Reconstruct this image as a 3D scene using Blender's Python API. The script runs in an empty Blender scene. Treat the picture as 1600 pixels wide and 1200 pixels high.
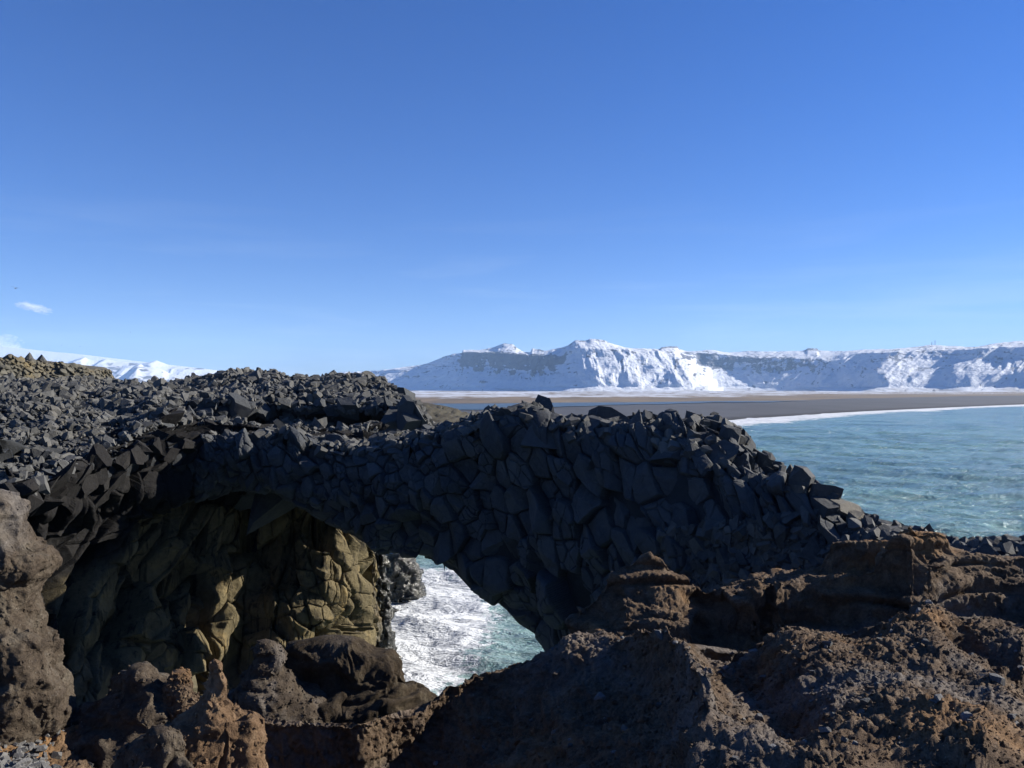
import bpy, math, random
import numpy as np
from math import radians, sin, cos, pi

# ------------------------------------------------------------------ camera, sky, sun, exposure
sc = bpy.context.scene
F = 1208.0            # focal length in photo pixels (photo is 1600 wide)
HZ = 608.0            # row of the level horizon in the photo
SEA = -15.0           # sea level below the eye (the eye is the origin, looking along +Y)
SUN_AZ, SUN_EL = 76.0, 25.0   # degrees clockwise from the view direction, elevation

cam_d = bpy.data.cameras.new('camera')
cam = bpy.data.objects.new('camera', cam_d); sc.collection.objects.link(cam)
cam.location = (0, 0, 0); cam.rotation_euler = (radians(90), 0, 0)
cam_d.sensor_width = 36; cam_d.lens = 36*F/1600; cam_d.shift_y = (HZ-600)/1600
cam_d.clip_start = 0.1; cam_d.clip_end = 60000
sc.camera = cam

world = bpy.data.worlds.new('World'); sc.world = world; world.use_nodes = True
wn = world.node_tree; wn.nodes.clear()
sky = wn.nodes.new('ShaderNodeTexSky'); sky.sky_type = 'NISHITA'; sky.sun_disc = False
sky.sun_elevation = radians(SUN_EL); sky.sun_rotation = radians(SUN_AZ)
sky.altitude = 0; sky.air_density = 1.0; sky.dust_density = 0.0; sky.ozone_density = 4.0
bg = wn.nodes.new('ShaderNodeBackground'); bg.inputs[1].default_value = 0.05
wo = wn.nodes.new('ShaderNodeOutputWorld')
hs = wn.nodes.new('ShaderNodeHueSaturation'); hs.inputs['Saturation'].default_value = 1.26; hs.inputs['Value'].default_value = 1.0
tn = wn.nodes.new('ShaderNodeMix'); tn.data_type = 'RGBA'; tn.blend_type = 'MULTIPLY'; tn.inputs[0].default_value = 1.0; tn.inputs[7].default_value = (0.61, 0.73, 1.18, 1)
wn.links.new(sky.outputs[0], hs.inputs['Color']); wn.links.new(hs.outputs[0], tn.inputs[6]); 
# faint streaks of high cirrus low in the sky
tcw = wn.nodes.new('ShaderNodeTexCoord'); mpw = wn.nodes.new('ShaderNodeMapping'); mpw.inputs['Scale'].default_value = (2.2, 2.2, 26); mpw.inputs['Rotation'].default_value = (0, radians(4), 0)
wn.links.new(tcw.outputs['Generated'], mpw.inputs[0])
nzw = wn.nodes.new('ShaderNodeTexNoise'); nzw.inputs['Scale'].default_value = 1.3; nzw.inputs['Detail'].default_value = 6; nzw.inputs['Roughness'].default_value = 0.55; nzw.inputs['Distortion'].default_value = 0.4
wn.links.new(mpw.outputs[0], nzw.inputs['Vector'])
rpw = wn.nodes.new('ShaderNodeValToRGB'); rpw.color_ramp.elements[0].position = 0.5; rpw.color_ramp.elements[1].position = 0.75; wn.links.new(nzw.outputs['Fac'], rpw.inputs[0])
spw = wn.nodes.new('ShaderNodeSeparateXYZ'); wn.links.new(tcw.outputs['Generated'], spw.inputs[0])
rp2 = wn.nodes.new('ShaderNodeValToRGB'); e2 = rp2.color_ramp.elements; e2[0].position = 0.0; e2[0].color = (1, 1, 1, 1); e2[1].position = 0.24; e2[1].color = (0, 0, 0, 1); wn.links.new(spw.outputs['Z'], rp2.inputs[0])
mlw = wn.nodes.new('ShaderNodeMath'); mlw.operation = 'MULTIPLY'; wn.links.new(rpw.outputs[0], mlw.inputs[0]); wn.links.new(rp2.outputs[0], mlw.inputs[1])
m2w = wn.nodes.new('ShaderNodeMath'); m2w.operation = 'MULTIPLY'; wn.links.new(mlw.outputs[0], m2w.inputs[0]); m2w.inputs[1].default_value = 0.28
cmw = wn.nodes.new('ShaderNodeMix'); cmw.data_type = 'RGBA'; cmw.inputs[7].default_value = (7.5, 8.5, 9.5, 1)
wn.links.new(m2w.outputs[0], cmw.inputs[0]); wn.links.new(tn.outputs[2], cmw.inputs[6]); wn.links.new(cmw.outputs[2], bg.inputs[0]); wn.links.new(bg.outputs[0], wo.inputs[0])

sun_d = bpy.data.lights.new('sun', 'SUN'); sun_d.energy = 5.0; sun_d.angle = radians(0.53)
sun_d.color = (1.0, 0.94, 0.85)
sun = bpy.data.objects.new('sun', sun_d); sc.collection.objects.link(sun)
sun.rotation_euler = (radians(90-SUN_EL), 0, radians(-SUN_AZ+180))
sc.view_settings.view_transform = 'Standard'; sc.view_settings.look = 'None'
sc.view_settings.gamma = 1.0; sc.view_settings.exposure = 1.18; sc.view_settings.use_curve_mapping = False
sc.cycles.volume_bounces = 4; sc.cycles.max_bounces = 6

rng = np.random.default_rng(7)
random.seed(7)

# ------------------------------------------------------------------ helpers
def P(px, py, d):
    px = np.asarray(px, float); py = np.asarray(py, float); d = np.asarray(d, float)
    return np.stack([(px-800)/F*d, d+0*px, -(py-HZ)/F*d], -1)

def _hash(ix, iy, iz, seed):
    h = (ix.astype(np.uint32)*np.uint32(374761393) + iy.astype(np.uint32)*np.uint32(668265263)
         + iz.astype(np.uint32)*np.uint32(2147483647) + np.uint32(seed*1013904223 & 0xffffffff))
    h = (h ^ (h >> np.uint32(13)))*np.uint32(1274126177)
    h = (h ^ (h >> np.uint32(16)))*np.uint32(2246822519)
    h = h ^ (h >> np.uint32(15))
    return h.astype(np.float64)/4294967295.0*2-1

def vnoise(p, seed=0):
    """smooth value noise, about -1..1, for an (..., 3) array"""
    q = p.reshape(-1, 3)+1000.37
    i = np.floor(q); f = q-i; i = i.astype(np.int64)
    u = f*f*f*(f*(f*6-15)+10)
    out = 0
    for a in (0, 1):
        for b in (0, 1):
            for c in (0, 1):
                w = (u[:, 0] if a else 1-u[:, 0])*(u[:, 1] if b else 1-u[:, 1])*(u[:, 2] if c else 1-u[:, 2])
                out = out+w*_hash(i[:, 0]+a, i[:, 1]+b, i[:, 2]+c, seed)
    return out.reshape(p.shape[:-1])

ROT = np.array([[0.36, 0.48, -0.8], [-0.8, 0.6, 0.0], [0.48, 0.64, 0.6]])
def fbm(p, octv=4, seed=0, gain=0.5, lac=2.03):
    a = 1.0; s = 0; t = 0
    p = p.copy()
    for k in range(octv):
        s = s+a*vnoise(p, seed+k); t += a; a *= gain; p = (p @ ROT.T)*lac
    return s/t*1.4
def ridged(p, octv=4, seed=0, gain=0.5, lac=2.1):
    a = 1.0; s = 0; t = 0
    p = p.copy()
    for k in range(octv):
        s = s+a*(1-2*np.abs(vnoise(p, seed+k))); t += a; a *= gain; p = (p @ ROT.T)*lac
    return s/t
def sstep(a, b, x):
    t = np.clip((x-a)/(b-a), 0, 1); return t*t*(3-2*t)

def pchip(x, y, xi):
    x = np.asarray(x, float); y = np.asarray(y, float)
    h = np.diff(x); m = np.diff(y)/h
    d = np.zeros_like(y)
    if len(x) > 2:
        w1 = 2*h[1:]+h[:-1]; w2 = h[1:]+2*h[:-1]
        ok = m[:-1]*m[1:] > 0
        with np.errstate(divide='ignore', invalid='ignore'):
            dd = (w1+w2)/(w1/m[:-1]+w2/m[1:])
        d[1:-1] = np.where(ok, dd, 0)
    d[0] = m[0]; d[-1] = m[-1]
    xi = np.clip(xi, x[0], x[-1])
    k = np.clip(np.searchsorted(x, xi)-1, 0, len(h)-1)
    t = (xi-x[k])/h[k]
    return ((2*t**3-3*t**2+1)*y[k]+(t**3-2*t**2+t)*h[k]*d[k]+(-2*t**3+3*t**2)*y[k+1]+(t**3-t**2)*h[k]*d[k+1])

def loft(lines, pxs, rows, closed=False, world=False):
    """lines: lists of (px, py, depth), all sampled at the columns pxs; rows: number of rows in each span.
    returns (R, C, 3) world points and the row parameter"""
    L = []
    for ln in lines:
        a = np.array(ln, float)
        L.append(P(pxs, pchip(a[:, 0], a[:, 1], pxs), pchip(a[:, 0], a[:, 2], pxs)))
    L = np.array(L); K = len(L)
    out = []; vs = []
    n = K if closed else K-1
    for k in range(n):
        r = rows[k] if isinstance(rows, (list, tuple)) else rows
        if closed: p0, p1, p2, p3 = L[(k-1) % K], L[k], L[(k+1) % K], L[(k+2) % K]
        else: p0, p1, p2, p3 = L[max(k-1, 0)], L[k], L[k+1], L[min(k+2, K-1)]
        c = np.linalg.norm(p2-p1, axis=-1, keepdims=True)
        def lim(v):    # keep tangents from overshooting when spans differ in length
            l = np.linalg.norm(v, axis=-1, keepdims=True)+1e-9
            return v*np.minimum(1, c*1.0/l)
        m1 = lim((p2-p0)/2); m2 = lim((p3-p1)/2)
        last = (k == n-1) and not closed
        for t in np.linspace(0, 1, r+1)[: r+1 if last else r]:
            out.append((2*t**3-3*t**2+1)*p1+(t**3-2*t**2+t)*m1+(-2*t**3+3*t**2)*p2+(t**3-t**2)*m2)
            vs.append(k+t)
    return np.array(out), np.array(vs)

def grid_normals(G, closed=False):
    if closed:
        dv = np.roll(G, -1, 0)-np.roll(G, 1, 0)
    else:
        dv = np.gradient(G, axis=0)
    du = np.gradient(G, axis=1)
    n = np.cross(du, dv); n /= (np.linalg.norm(n, axis=-1, keepdims=True)+1e-12)
    return n

C = sc.collection
def tag(o, label=None, cat=None, group=None, kind=None):
    if label: o['label'] = label
    if cat: o['category'] = cat
    if group: o['group'] = group
    if kind: o['kind'] = kind
    return o
def empty(name, loc):
    o = bpy.data.objects.new(name, None); C.objects.link(o); o.location = loc; o.empty_display_size = 0.2
    return o

def mesh_np(name, V, loops, counts, mat, parent=None, smooth=False, attrs=None, origin=None):
    V = np.asarray(V, np.float32).reshape(-1, 3)
    org = np.zeros(3) if origin is None else np.asarray(origin, float)
    if parent is not None: porg = np.array(parent.location)
    else: porg = np.zeros(3)
    if parent is not None and origin is None: org = porg
    me = bpy.data.meshes.new(name)
    me.vertices.add(len(V)); me.vertices.foreach_set('co', (V-org.astype(np.float32)).ravel())
    loops = np.asarray(loops, np.int32).ravel(); counts = np.asarray(counts, np.int32)
    me.loops.add(len(loops)); me.loops.foreach_set('vertex_index', loops)
    me.polygons.add(len(counts))
    st = np.zeros(len(counts), np.int32); st[1:] = np.cumsum(counts)[:-1]
    me.polygons.foreach_set('loop_start', st)
    me.update(calc_edges=True)
    me.polygons.foreach_set('use_smooth', np.full(len(counts), smooth))
    if attrs:
        for k, a in attrs.items():
            a = np.asarray(a, np.float32)
            if a.ndim == 2:
                at = me.color_attributes.new(k, 'FLOAT_COLOR', 'POINT')
                at.data.foreach_set('color', np.concatenate([a, np.ones((len(a), 1), np.float32)], 1).ravel())
            else:
                at = me.attributes.new(k, 'FLOAT', 'POINT'); at.data.foreach_set('value', a)
    me.validate()
    me.materials.append(mat)
    o = bpy.data.objects.new(name, me); C.objects.link(o)
    o.location = org-porg if parent is not None else org
    if parent is not None: o.parent = parent
    return o

def grid_faces(R, Cc, closed=False, flip=False, closed_u=False):
    r = np.arange(R if closed else R-1); c = np.arange(Cc if closed_u else Cc-1)
    rr, cc = np.meshgrid(r, c, indexing='ij'); r2 = (rr+1) % R; c2 = (cc+1) % Cc
    q = np.stack([rr*Cc+cc, rr*Cc+c2, r2*Cc+c2, r2*Cc+cc], -1).reshape(-1, 4)
    if flip: q = q[:, ::-1]
    return q

def grid_obj(name, G, mat, parent=None, closed=False, attrs=None, flip=False, closed_u=False, origin=None, smooth=True):
    q = grid_faces(G.shape[0], G.shape[1], closed, flip, closed_u)
    return mesh_np(name, G.reshape(-1, 3), q, np.full(len(q), 4), mat, parent, smooth, attrs, origin)

# ---- convex polyhedra by plane clipping
def clip(polys, n, d):
    new = []; cap = []
    nx, ny, nz = n
    for pg in polys:
        ds = [nx*v[0]+ny*v[1]+nz*v[2]-d for v in pg]
        if max(ds) <= 1e-9: new.append(pg); continue
        if min(ds) >= -1e-9: continue
        o = []
        m = len(pg)
        for i in range(m):
            a, da = pg[i], ds[i]; b, db = pg[(i+1) % m], ds[(i+1) % m]
            if da <= 0: o.append(a)
            if (da < 0 < db) or (db < 0 < da):
                t = da/(da-db)
                v = (a[0]+(b[0]-a[0])*t, a[1]+(b[1]-a[1])*t, a[2]+(b[2]-a[2])*t)
                o.append(v); cap.append(v)
        if len(o) >= 3: new.append(o)
    if len(cap) >= 3:
        cx = sum(v[0] for v in cap)/len(cap); cy = sum(v[1] for v in cap)/len(cap); cz = sum(v[2] for v in cap)/len(cap)
        ax = (0, 0, 1) if abs(nz) < 0.9 else (1, 0, 0)
        e1 = (ny*ax[2]-nz*ax[1], nz*ax[0]-nx*ax[2], nx*ax[1]-ny*ax[0])
        l = math.sqrt(e1[0]**2+e1[1]**2+e1[2]**2); e1 = (e1[0]/l, e1[1]/l, e1[2]/l)
        e2 = (ny*e1[2]-nz*e1[1], nz*e1[0]-nx*e1[2], nx*e1[1]-ny*e1[0])
        pts = []
        for v in cap:
            w = (v[0]-cx, v[1]-cy, v[2]-cz)
            a = w[0]*e1[0]+w[1]*e1[1]+w[2]*e1[2]; b = w[0]*e2[0]+w[1]*e2[1]+w[2]*e2[2]
            pts.append((math.atan2(b, a), v))
        pts.sort(key=lambda t: t[0])
        o = []
        for _, v in pts:
            if not o or abs(v[0]-o[-1][0])+abs(v[1]-o[-1][1])+abs(v[2]-o[-1][2]) > 1e-6: o.append(v)
        if len(o) >= 3: new.append(o)
    return new

def cube(h):
    hx, hy, hz = h
    v = [(x, y, z) for x in (-hx, hx) for y in (-hy, hy) for z in (-hz, hz)]
    f = [(0, 1, 3, 2), (4, 6, 7, 5), (0, 4, 5, 1), (2, 3, 7, 6), (0, 2, 6, 4), (1, 5, 7, 3)]
    return [[v[i] for i in q] for q in f]

class MB:
    def __init__(s): s.V = []; s.L = []; s.N = []; s.T = []; s.n = 0
    def polys(s, pg, tint):
        idx = {}; vv = []
        for p in pg:
            l = []
            for v in p:
                k = (round(v[0], 5), round(v[1], 5), round(v[2], 5))
                if k not in idx: idx[k] = len(vv); vv.append(v)
                if not l or l[-1] != idx[k]: l.append(idx[k])
            if len(l) > 1 and l[0] == l[-1]: l.pop()
            if len(l) < 3: continue
            s.L.append(np.array(l)+s.n); s.N.append(np.array([len(l)]))
        if vv:
            s.V.append(np.array(vv)); s.T.append(np.full(len(vv), tint)); s.n += len(vv)
    def arr(s, V, L, N, T):
        s.V.append(V); s.L.append(L+s.n); s.N.append(N); s.T.append(T); s.n += len(V)
    def grid(s, G, closed=False, flip=False, tint=0.5, closed_u=False):
        q = grid_faces(G.shape[0], G.shape[1], closed, flip, closed_u)
        s.arr(G.reshape(-1, 3), q.ravel(), np.full(len(q), 4), np.full(G.shape[0]*G.shape[1], tint))
    def build(s, name, mat, parent=None, smooth=False, origin=None):
        return mesh_np(name, np.concatenate(s.V), np.concatenate([l.ravel() for l in s.L]), np.concatenate(s.N), mat, parent, smooth,
                       {'tint': np.concatenate(s.T)}, origin)

def rough_build(mb, name, mat, parent, levels=2, amp=0.02, smooth_it=1, seed=0, shade=True):
    """split the flat faces of the blocks, round their edges a little and roughen them"""
    V = np.concatenate(mb.V); T = np.concatenate(mb.T)
    tris = []
    cnt = np.concatenate(mb.N); L = np.concatenate([l.ravel() for l in mb.L]); st = np.concatenate([[0], np.cumsum(cnt)[:-1]])
    for k in np.unique(cnt):
        f = L[st[cnt == k][:, None]+np.arange(k)]
        if k == 3: tris.append(f); continue
        cen = V[f].mean(1); base = len(V)
        V = np.concatenate([V, cen]); T = np.concatenate([T, T[f[:, 0]]])
        ci = base+np.arange(len(f))
        for j in range(k): tris.append(np.stack([f[:, j], f[:, (j+1) % k], ci], 1))
    F_ = np.concatenate(tris)
    for lv in range(levels):
        e = np.concatenate([F_[:, [0, 1]], F_[:, [1, 2]], F_[:, [2, 0]]]); e.sort(1)
        key = e[:, 0].astype(np.int64)*len(V)+e[:, 1]
        u, inv = np.unique(key, return_inverse=True); a = u//len(V); b = u % len(V)
        base = len(V); V = np.concatenate([V, (V[a]+V[b])/2]); T = np.concatenate([T, T[a]])
        m = len(F_); m01, m12, m20 = base+inv[:m], base+inv[m:2*m], base+inv[2*m:]
        F_ = np.concatenate([np.stack([F_[:, 0], m01, m20], 1), np.stack([m01, F_[:, 1], m12], 1), np.stack([m20, m12, F_[:, 2]], 1), np.stack([m01, m12, m20], 1)])
    e = np.concatenate([F_[:, [0, 1]], F_[:, [1, 2]], F_[:, [2, 0]]])
    for it in range(smooth_it):
        acc = np.zeros_like(V); w = np.zeros(len(V))
        for d in range(3):
            acc[:, d] = np.bincount(e[:, 0], V[e[:, 1], d], len(V))+np.bincount(e[:, 1], V[e[:, 0], d], len(V))
        w = np.bincount(e[:, 0], minlength=len(V))+np.bincount(e[:, 1], minlength=len(V))
        V = V*0.5+0.5*acc/np.maximum(w, 1)[:, None]
    n = np.cross(V[F_[:, 1]]-V[F_[:, 0]], V[F_[:, 2]]-V[F_[:, 0]])
    vn = np.zeros_like(V)
    for d in range(3):
        for j in range(3): vn[:, d] += np.bincount(F_[:, j], n[:, d], len(V))
    vn /= (np.linalg.norm(vn, axis=1, keepdims=True)+1e-12)
    V = V+vn*(amp*(1.0*fbm(V/0.35, 2, seed+1)+0.6*ridged(V/0.14, 2, seed+2)))[:, None]
    return mesh_np(name, V, F_, np.full(len(F_), 3), mat, parent, shade, {'tint': T})

def unit(v): v = np.asarray(v, float); return v/(np.linalg.norm(v)+1e-12)
def make_stone(seed, flat=0.75):
    r = random.Random(seed)
    pg = cube((1.0, r.uniform(0.65, 0.95), r.uniform(0.45, flat)))
    for k in range(r.randint(9, 13)):
        n = unit([r.gauss(0, 1), r.gauss(0, 1), r.gauss(0, 0.8)])
        d = r.uniform(0.45, 0.75)
        pg = clip(pg, n, d)
    mb = MB(); mb.polys(pg, 0)
    return np.concatenate(mb.V), np.concatenate(mb.L), np.concatenate(mb.N)
STONES = [make_stone(s) for s in range(48)]

def scatter(mb, pts, nrm, size, tilt=0.5, sink=0.15, tint=(0.2, 0.9)):
    """many stones at pts, each a convex chip from the library"""
    n = len(pts)
    which = rng.integers(0, len(STONES), n)
    for k in range(len(STONES)):
        ix = np.where(which == k)[0]
        if not len(ix): continue
        V, L, N = STONES[k]
        m = len(ix)
        up = nrm[ix]+rng.normal(0, tilt, (m, 3)); up /= np.linalg.norm(up, axis=1, keepdims=True)
        a = rng.normal(0, 1, (m, 3)); e1 = np.cross(up, a); e1 /= np.linalg.norm(e1, axis=1, keepdims=True)
        e2 = np.cross(up, e1)
        s = size[ix][:, None, None]
        sc3 = rng.uniform(0.7, 1.25, (m, 3))
        W = (V[None, :, 0, None]*e1[:, None]*sc3[:, 0, None, None]+V[None, :, 1, None]*e2[:, None]*sc3[:, 1, None, None]
             + V[None, :, 2, None]*up[:, None]*sc3[:, 2, None, None])*s
        W = W+(pts[ix]+nrm[ix]*(size[ix]*(0.4-sink))[:, None])[:, None]
        nv = len(V)
        Lx = (L[None]+(np.arange(m)*nv)[:, None]).ravel()
        T = np.repeat(rng.uniform(tint[0], tint[1], m), nv)
        mb.arr(W.reshape(-1, 3), Lx, np.tile(N, m), T)

def sample_grid(G, nrm, n, weight=None, extra=None):
    """random points on a grid surface, by area; returns pts, normals, (row, col) floats"""
    a = np.linalg.norm(np.cross(G[1:, :-1]-G[:-1, :-1], G[:-1, 1:]-G[:-1, :-1]), axis=-1)
    if weight is not None: a = a*weight[:-1, :-1]
    pr = a.ravel()/a.sum()
    ix = rng.choice(len(pr), n, p=pr)
    r, c = np.unravel_index(ix, a.shape)
    fr, fc = rng.random(n), rng.random(n)
    def lerp(A):
        return (A[r, c]*((1-fr)*(1-fc))[:, None]+A[r+1, c]*(fr*(1-fc))[:, None]+A[r, c+1]*((1-fr)*fc)[:, None]+A[r+1, c+1]*(fr*fc)[:, None])
    nn = lerp(nrm); nn /= np.linalg.norm(nn, axis=1, keepdims=True)
    return lerp(G), nn, r+fr, c+fc

def poisson(pts, rad, maxn=100000):
    """dart throwing with a radius per candidate"""
    keep = []; KP = np.zeros((len(pts), 3)); KR = np.zeros(len(pts)); n = 0
    for i in range(len(pts)):
        if n:
            d2 = ((KP[:n]-pts[i])**2).sum(1); rr = (KR[:n]+rad[i])*0.5
            if (d2 < rr*rr).any(): continue
        KP[n] = pts[i]; KR[n] = rad[i]; n += 1; keep.append(i)
        if n >= maxn: break
    return np.array(keep)

def blocks(mb, pts, nrm, rad, off=0.35, tilt=0.28, gap=0.02, col=None, stretch=1.0, depth=1.6, chips=2, tint=(0.15, 0.95), two=0.35):
    """jointed rock: one convex block per seed, cut by the joints to its neighbours, each with its own tilted outer faces.
    col/stretch: direction in which blocks are drawn out into columns"""
    n = len(pts)
    if col is None: M = np.eye(3)
    for i in range(n):
        p = pts[i]; nm = nrm[i]; r = rad[i]
        if col is not None:
            c = unit(col(p) if callable(col) else col); S = stretch
            M = np.eye(3)-(1-1/(S*S))*np.outer(c, c)
        dv = pts-p
        reach = r*3.2*(stretch if col is not None else 1)
        near = np.where((np.abs(dv) < reach).all(1))[0]
        near = near[near != i]
        md = np.einsum('ij,jk,ik->i', dv[near], M, dv[near])
        near = near[np.argsort(md)[:16]]
        h = r*2.2*(stretch if col is not None else 1)
        pg = cube((h, h, h))
        for j in near:
            b = pts[j]-p; nn = M @ b
            l = np.linalg.norm(nn); nn /= l
            # weighted so that large seeds keep large blocks
            w = 0.5*(1+0.35*(r-rad[j])/(r+rad[j]))
            pg = clip(pg, tuple(nn), float(nn @ b)*w-gap*random.uniform(0.3, 1.6)*min(1, r*2))
            if not pg: break
        if not pg: continue
        o = r*off*random.uniform(-1, 1)
        t = unit(nm+np.array([random.gauss(0, tilt) for _ in range(3)]))
        pg = clip(pg, tuple(t), o)
        if random.random() < two:
            t2 = unit(nm+np.array([random.gauss(0, tilt*1.9) for _ in range(3)]))
            pg = clip(pg, tuple(t2), o+r*random.uniform(0.0, 0.25))
        for k in range(chips):
            t3 = unit(nm*0.7+np.array([random.gauss(0, 1) for _ in range(3)]))
            pg = clip(pg, tuple(t3), r*random.uniform(0.7, 1.1)*(stretch if (col is not None and abs(t3 @ c) > 0.5) else 1))
        for k in range(11):      # no slab may run on where its neighbours are missing
            t4 = unit(np.array([random.gauss(0, 1) for _ in range(3)]))
            lim_ = r*random.uniform(1.1, 1.4)
            if col is not None: lim_ *= 1+(stretch-1)*abs(float(t4 @ c))
            pg = clip(pg, tuple(t4), lim_)
        pg = clip(pg, tuple(-nm), r*depth)
        pg = clip(pg, tuple(nm), abs(o)+r*0.3)
        if len(pg) < 4: continue
        keep = []
        for q in pg:
            a0, a1, a2 = np.array(q[0]), np.array(q[1]), np.array(q[2])
            fn = np.cross(a1-a0, a2-a0); fl = np.linalg.norm(fn)+1e-12
            cen = sum(np.array(v) for v in q)/len(q)
            if fn @ cen < 0: fn = -fn; q = q[::-1]
            if (fn @ nm)/fl > -0.9: keep.append(q)
        pg = keep
        pg = [[(v[0]+p[0], v[1]+p[1], v[2]+p[2]) for v in q] for q in pg]
        mb.polys(pg, random.uniform(*tint))

# ------------------------------------------------------------------ materials
def nodes(name):
    m = bpy.data.materials.new(name); m.use_nodes = True; nt = m.node_tree
    return m, nt, nt.nodes['Principled BSDF']
def N(nt, t, **kw):
    n = nt.nodes.new(t)
    for k, v in kw.items():
        if k in n.inputs.keys() and not hasattr(n, k): n.inputs[k].default_value = v
        elif k in n.inputs.keys(): n.inputs[k].default_value = v
        else: setattr(n, k, v)
    return n
def ramp(nt, stops, fac):
    r = nt.nodes.new('ShaderNodeValToRGB'); e = r.color_ramp.elements
    while len(e) < len(stops): e.new(0.5)
    for i, (p, c) in enumerate(stops):
        e[i].position = p; e[i].color = (*c, 1) if len(c) == 3 else c
    nt.links.new(fac, r.inputs[0]); return r.outputs[0]
def mix(nt, a, b, fac, mode='MIX'):
    m = nt.nodes.new('ShaderNodeMix'); m.data_type = 'RGBA'; m.blend_type = mode
    for s, v in ((6, a), (7, b)):
        if isinstance(v, tuple): m.inputs[s].default_value = (*v, 1)
        else: nt.links.new(v, m.inputs[s])
    if isinstance(fac, (int, float)): m.inputs[0].default_value = fac
    else: nt.links.new(fac, m.inputs[0])
    return m.outputs[2]
def math_(nt, op, a, b=None, clampv=False):
    m = nt.nodes.new('ShaderNodeMath'); m.operation = op; m.use_clamp = clampv
    for s, v in ((0, a), (1, b)):
        if v is None: continue
        if isinstance(v, (int, float)): m.inputs[s].default_value = v
        else: nt.links.new(v, m.inputs[s])
    return m.outputs[0]
def noise(nt, co, scale, detail=5, rough=0.6, dist=0.0):
    n = nt.nodes.new('ShaderNodeTexNoise'); n.inputs['Scale'].default_value = scale
    n.inputs['Detail'].default_value = detail; n.inputs['Roughness'].default_value = rough; n.inputs['Distortion'].default_value = dist
    if co is not None: nt.links.new(co, n.inputs['Vector'])
    return n.outputs['Fac']
def world_co(nt):
    g = nt.nodes.new('ShaderNodeNewGeometry'); return g.outputs['Position']
def bump(nt, bs, h, dist, strength=1.0, prev=None):
    b = nt.nodes.new('ShaderNodeBump'); b.inputs['Distance'].default_value = dist; b.inputs['Strength'].default_value = strength
    nt.links.new(h, b.inputs['Height'])
    if prev is not None: nt.links.new(prev, b.inputs['Normal'])
    return b.outputs[0]

def rock_mat(name, dark, light, accent, accent_amt=0.3, rough=0.85, spec=0.3, scale=1.0, bumpd=0.03, zlow=None):
    m, nt, bs = nodes(name); co = world_co(nt)
    at = nt.nodes.new('ShaderNodeAttribute'); at.attribute_name = 'tint'
    n1 = noise(nt, co, 0.9*scale, 6, 0.65); n2 = noise(nt, co, 6*scale, 6, 0.7); n3 = noise(nt, co, 30*scale, 4, 0.7)
    f = math_(nt, 'ADD', math_(nt, 'MULTIPLY', at.outputs['Fac'], 0.45), math_(nt, 'MULTIPLY', n2, 0.55))
    c = ramp(nt, [(0.25, dark), (0.75, light)], f)
    a = ramp(nt, [(0.5, (0, 0, 0)), (0.72, (1, 1, 1))], n1)
    am = math_(nt, 'MULTIPLY', a, accent_amt)
    c = mix(nt, c, accent, am)
    nt.links.new(c, bs.inputs['Base Color'])
    bs.inputs['Roughness'].default_value = rough; bs.inputs['Specular IOR Level'].default_value = spec
    b1 = bump(nt, bs, n2, bumpd*2, 0.8); b2 = bump(nt, bs, n3, bumpd, 0.7, b1)
    nt.links.new(b2, bs.inputs['Normal'])
    return m

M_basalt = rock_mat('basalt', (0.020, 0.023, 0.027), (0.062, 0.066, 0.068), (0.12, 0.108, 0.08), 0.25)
M_shade_basalt = rock_mat('brown_black_shade_basalt', (0.009, 0.0085, 0.0085), (0.024, 0.023, 0.022), (0.028, 0.024, 0.02), 0.3, rough=0.95, spec=0.1)  # brown-black rock, with the shade of the overhang also put into its colour
M_core = rock_mat('basalt_core', (0.012, 0.014, 0.016), (0.03, 0.032, 0.034), (0.03, 0.03, 0.025), 0.2)
M_rubble = rock_mat('basalt_rubble', (0.020, 0.022, 0.023), (0.100, 0.099, 0.092), (0.15, 0.13, 0.09), 0.35, bumpd=0.02)
M_ochre = rock_mat('lichen_cliff', (0.040, 0.038, 0.030), (0.105, 0.098, 0.076), (0.17, 0.12, 0.04), 0.75, scale=0.35)

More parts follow.
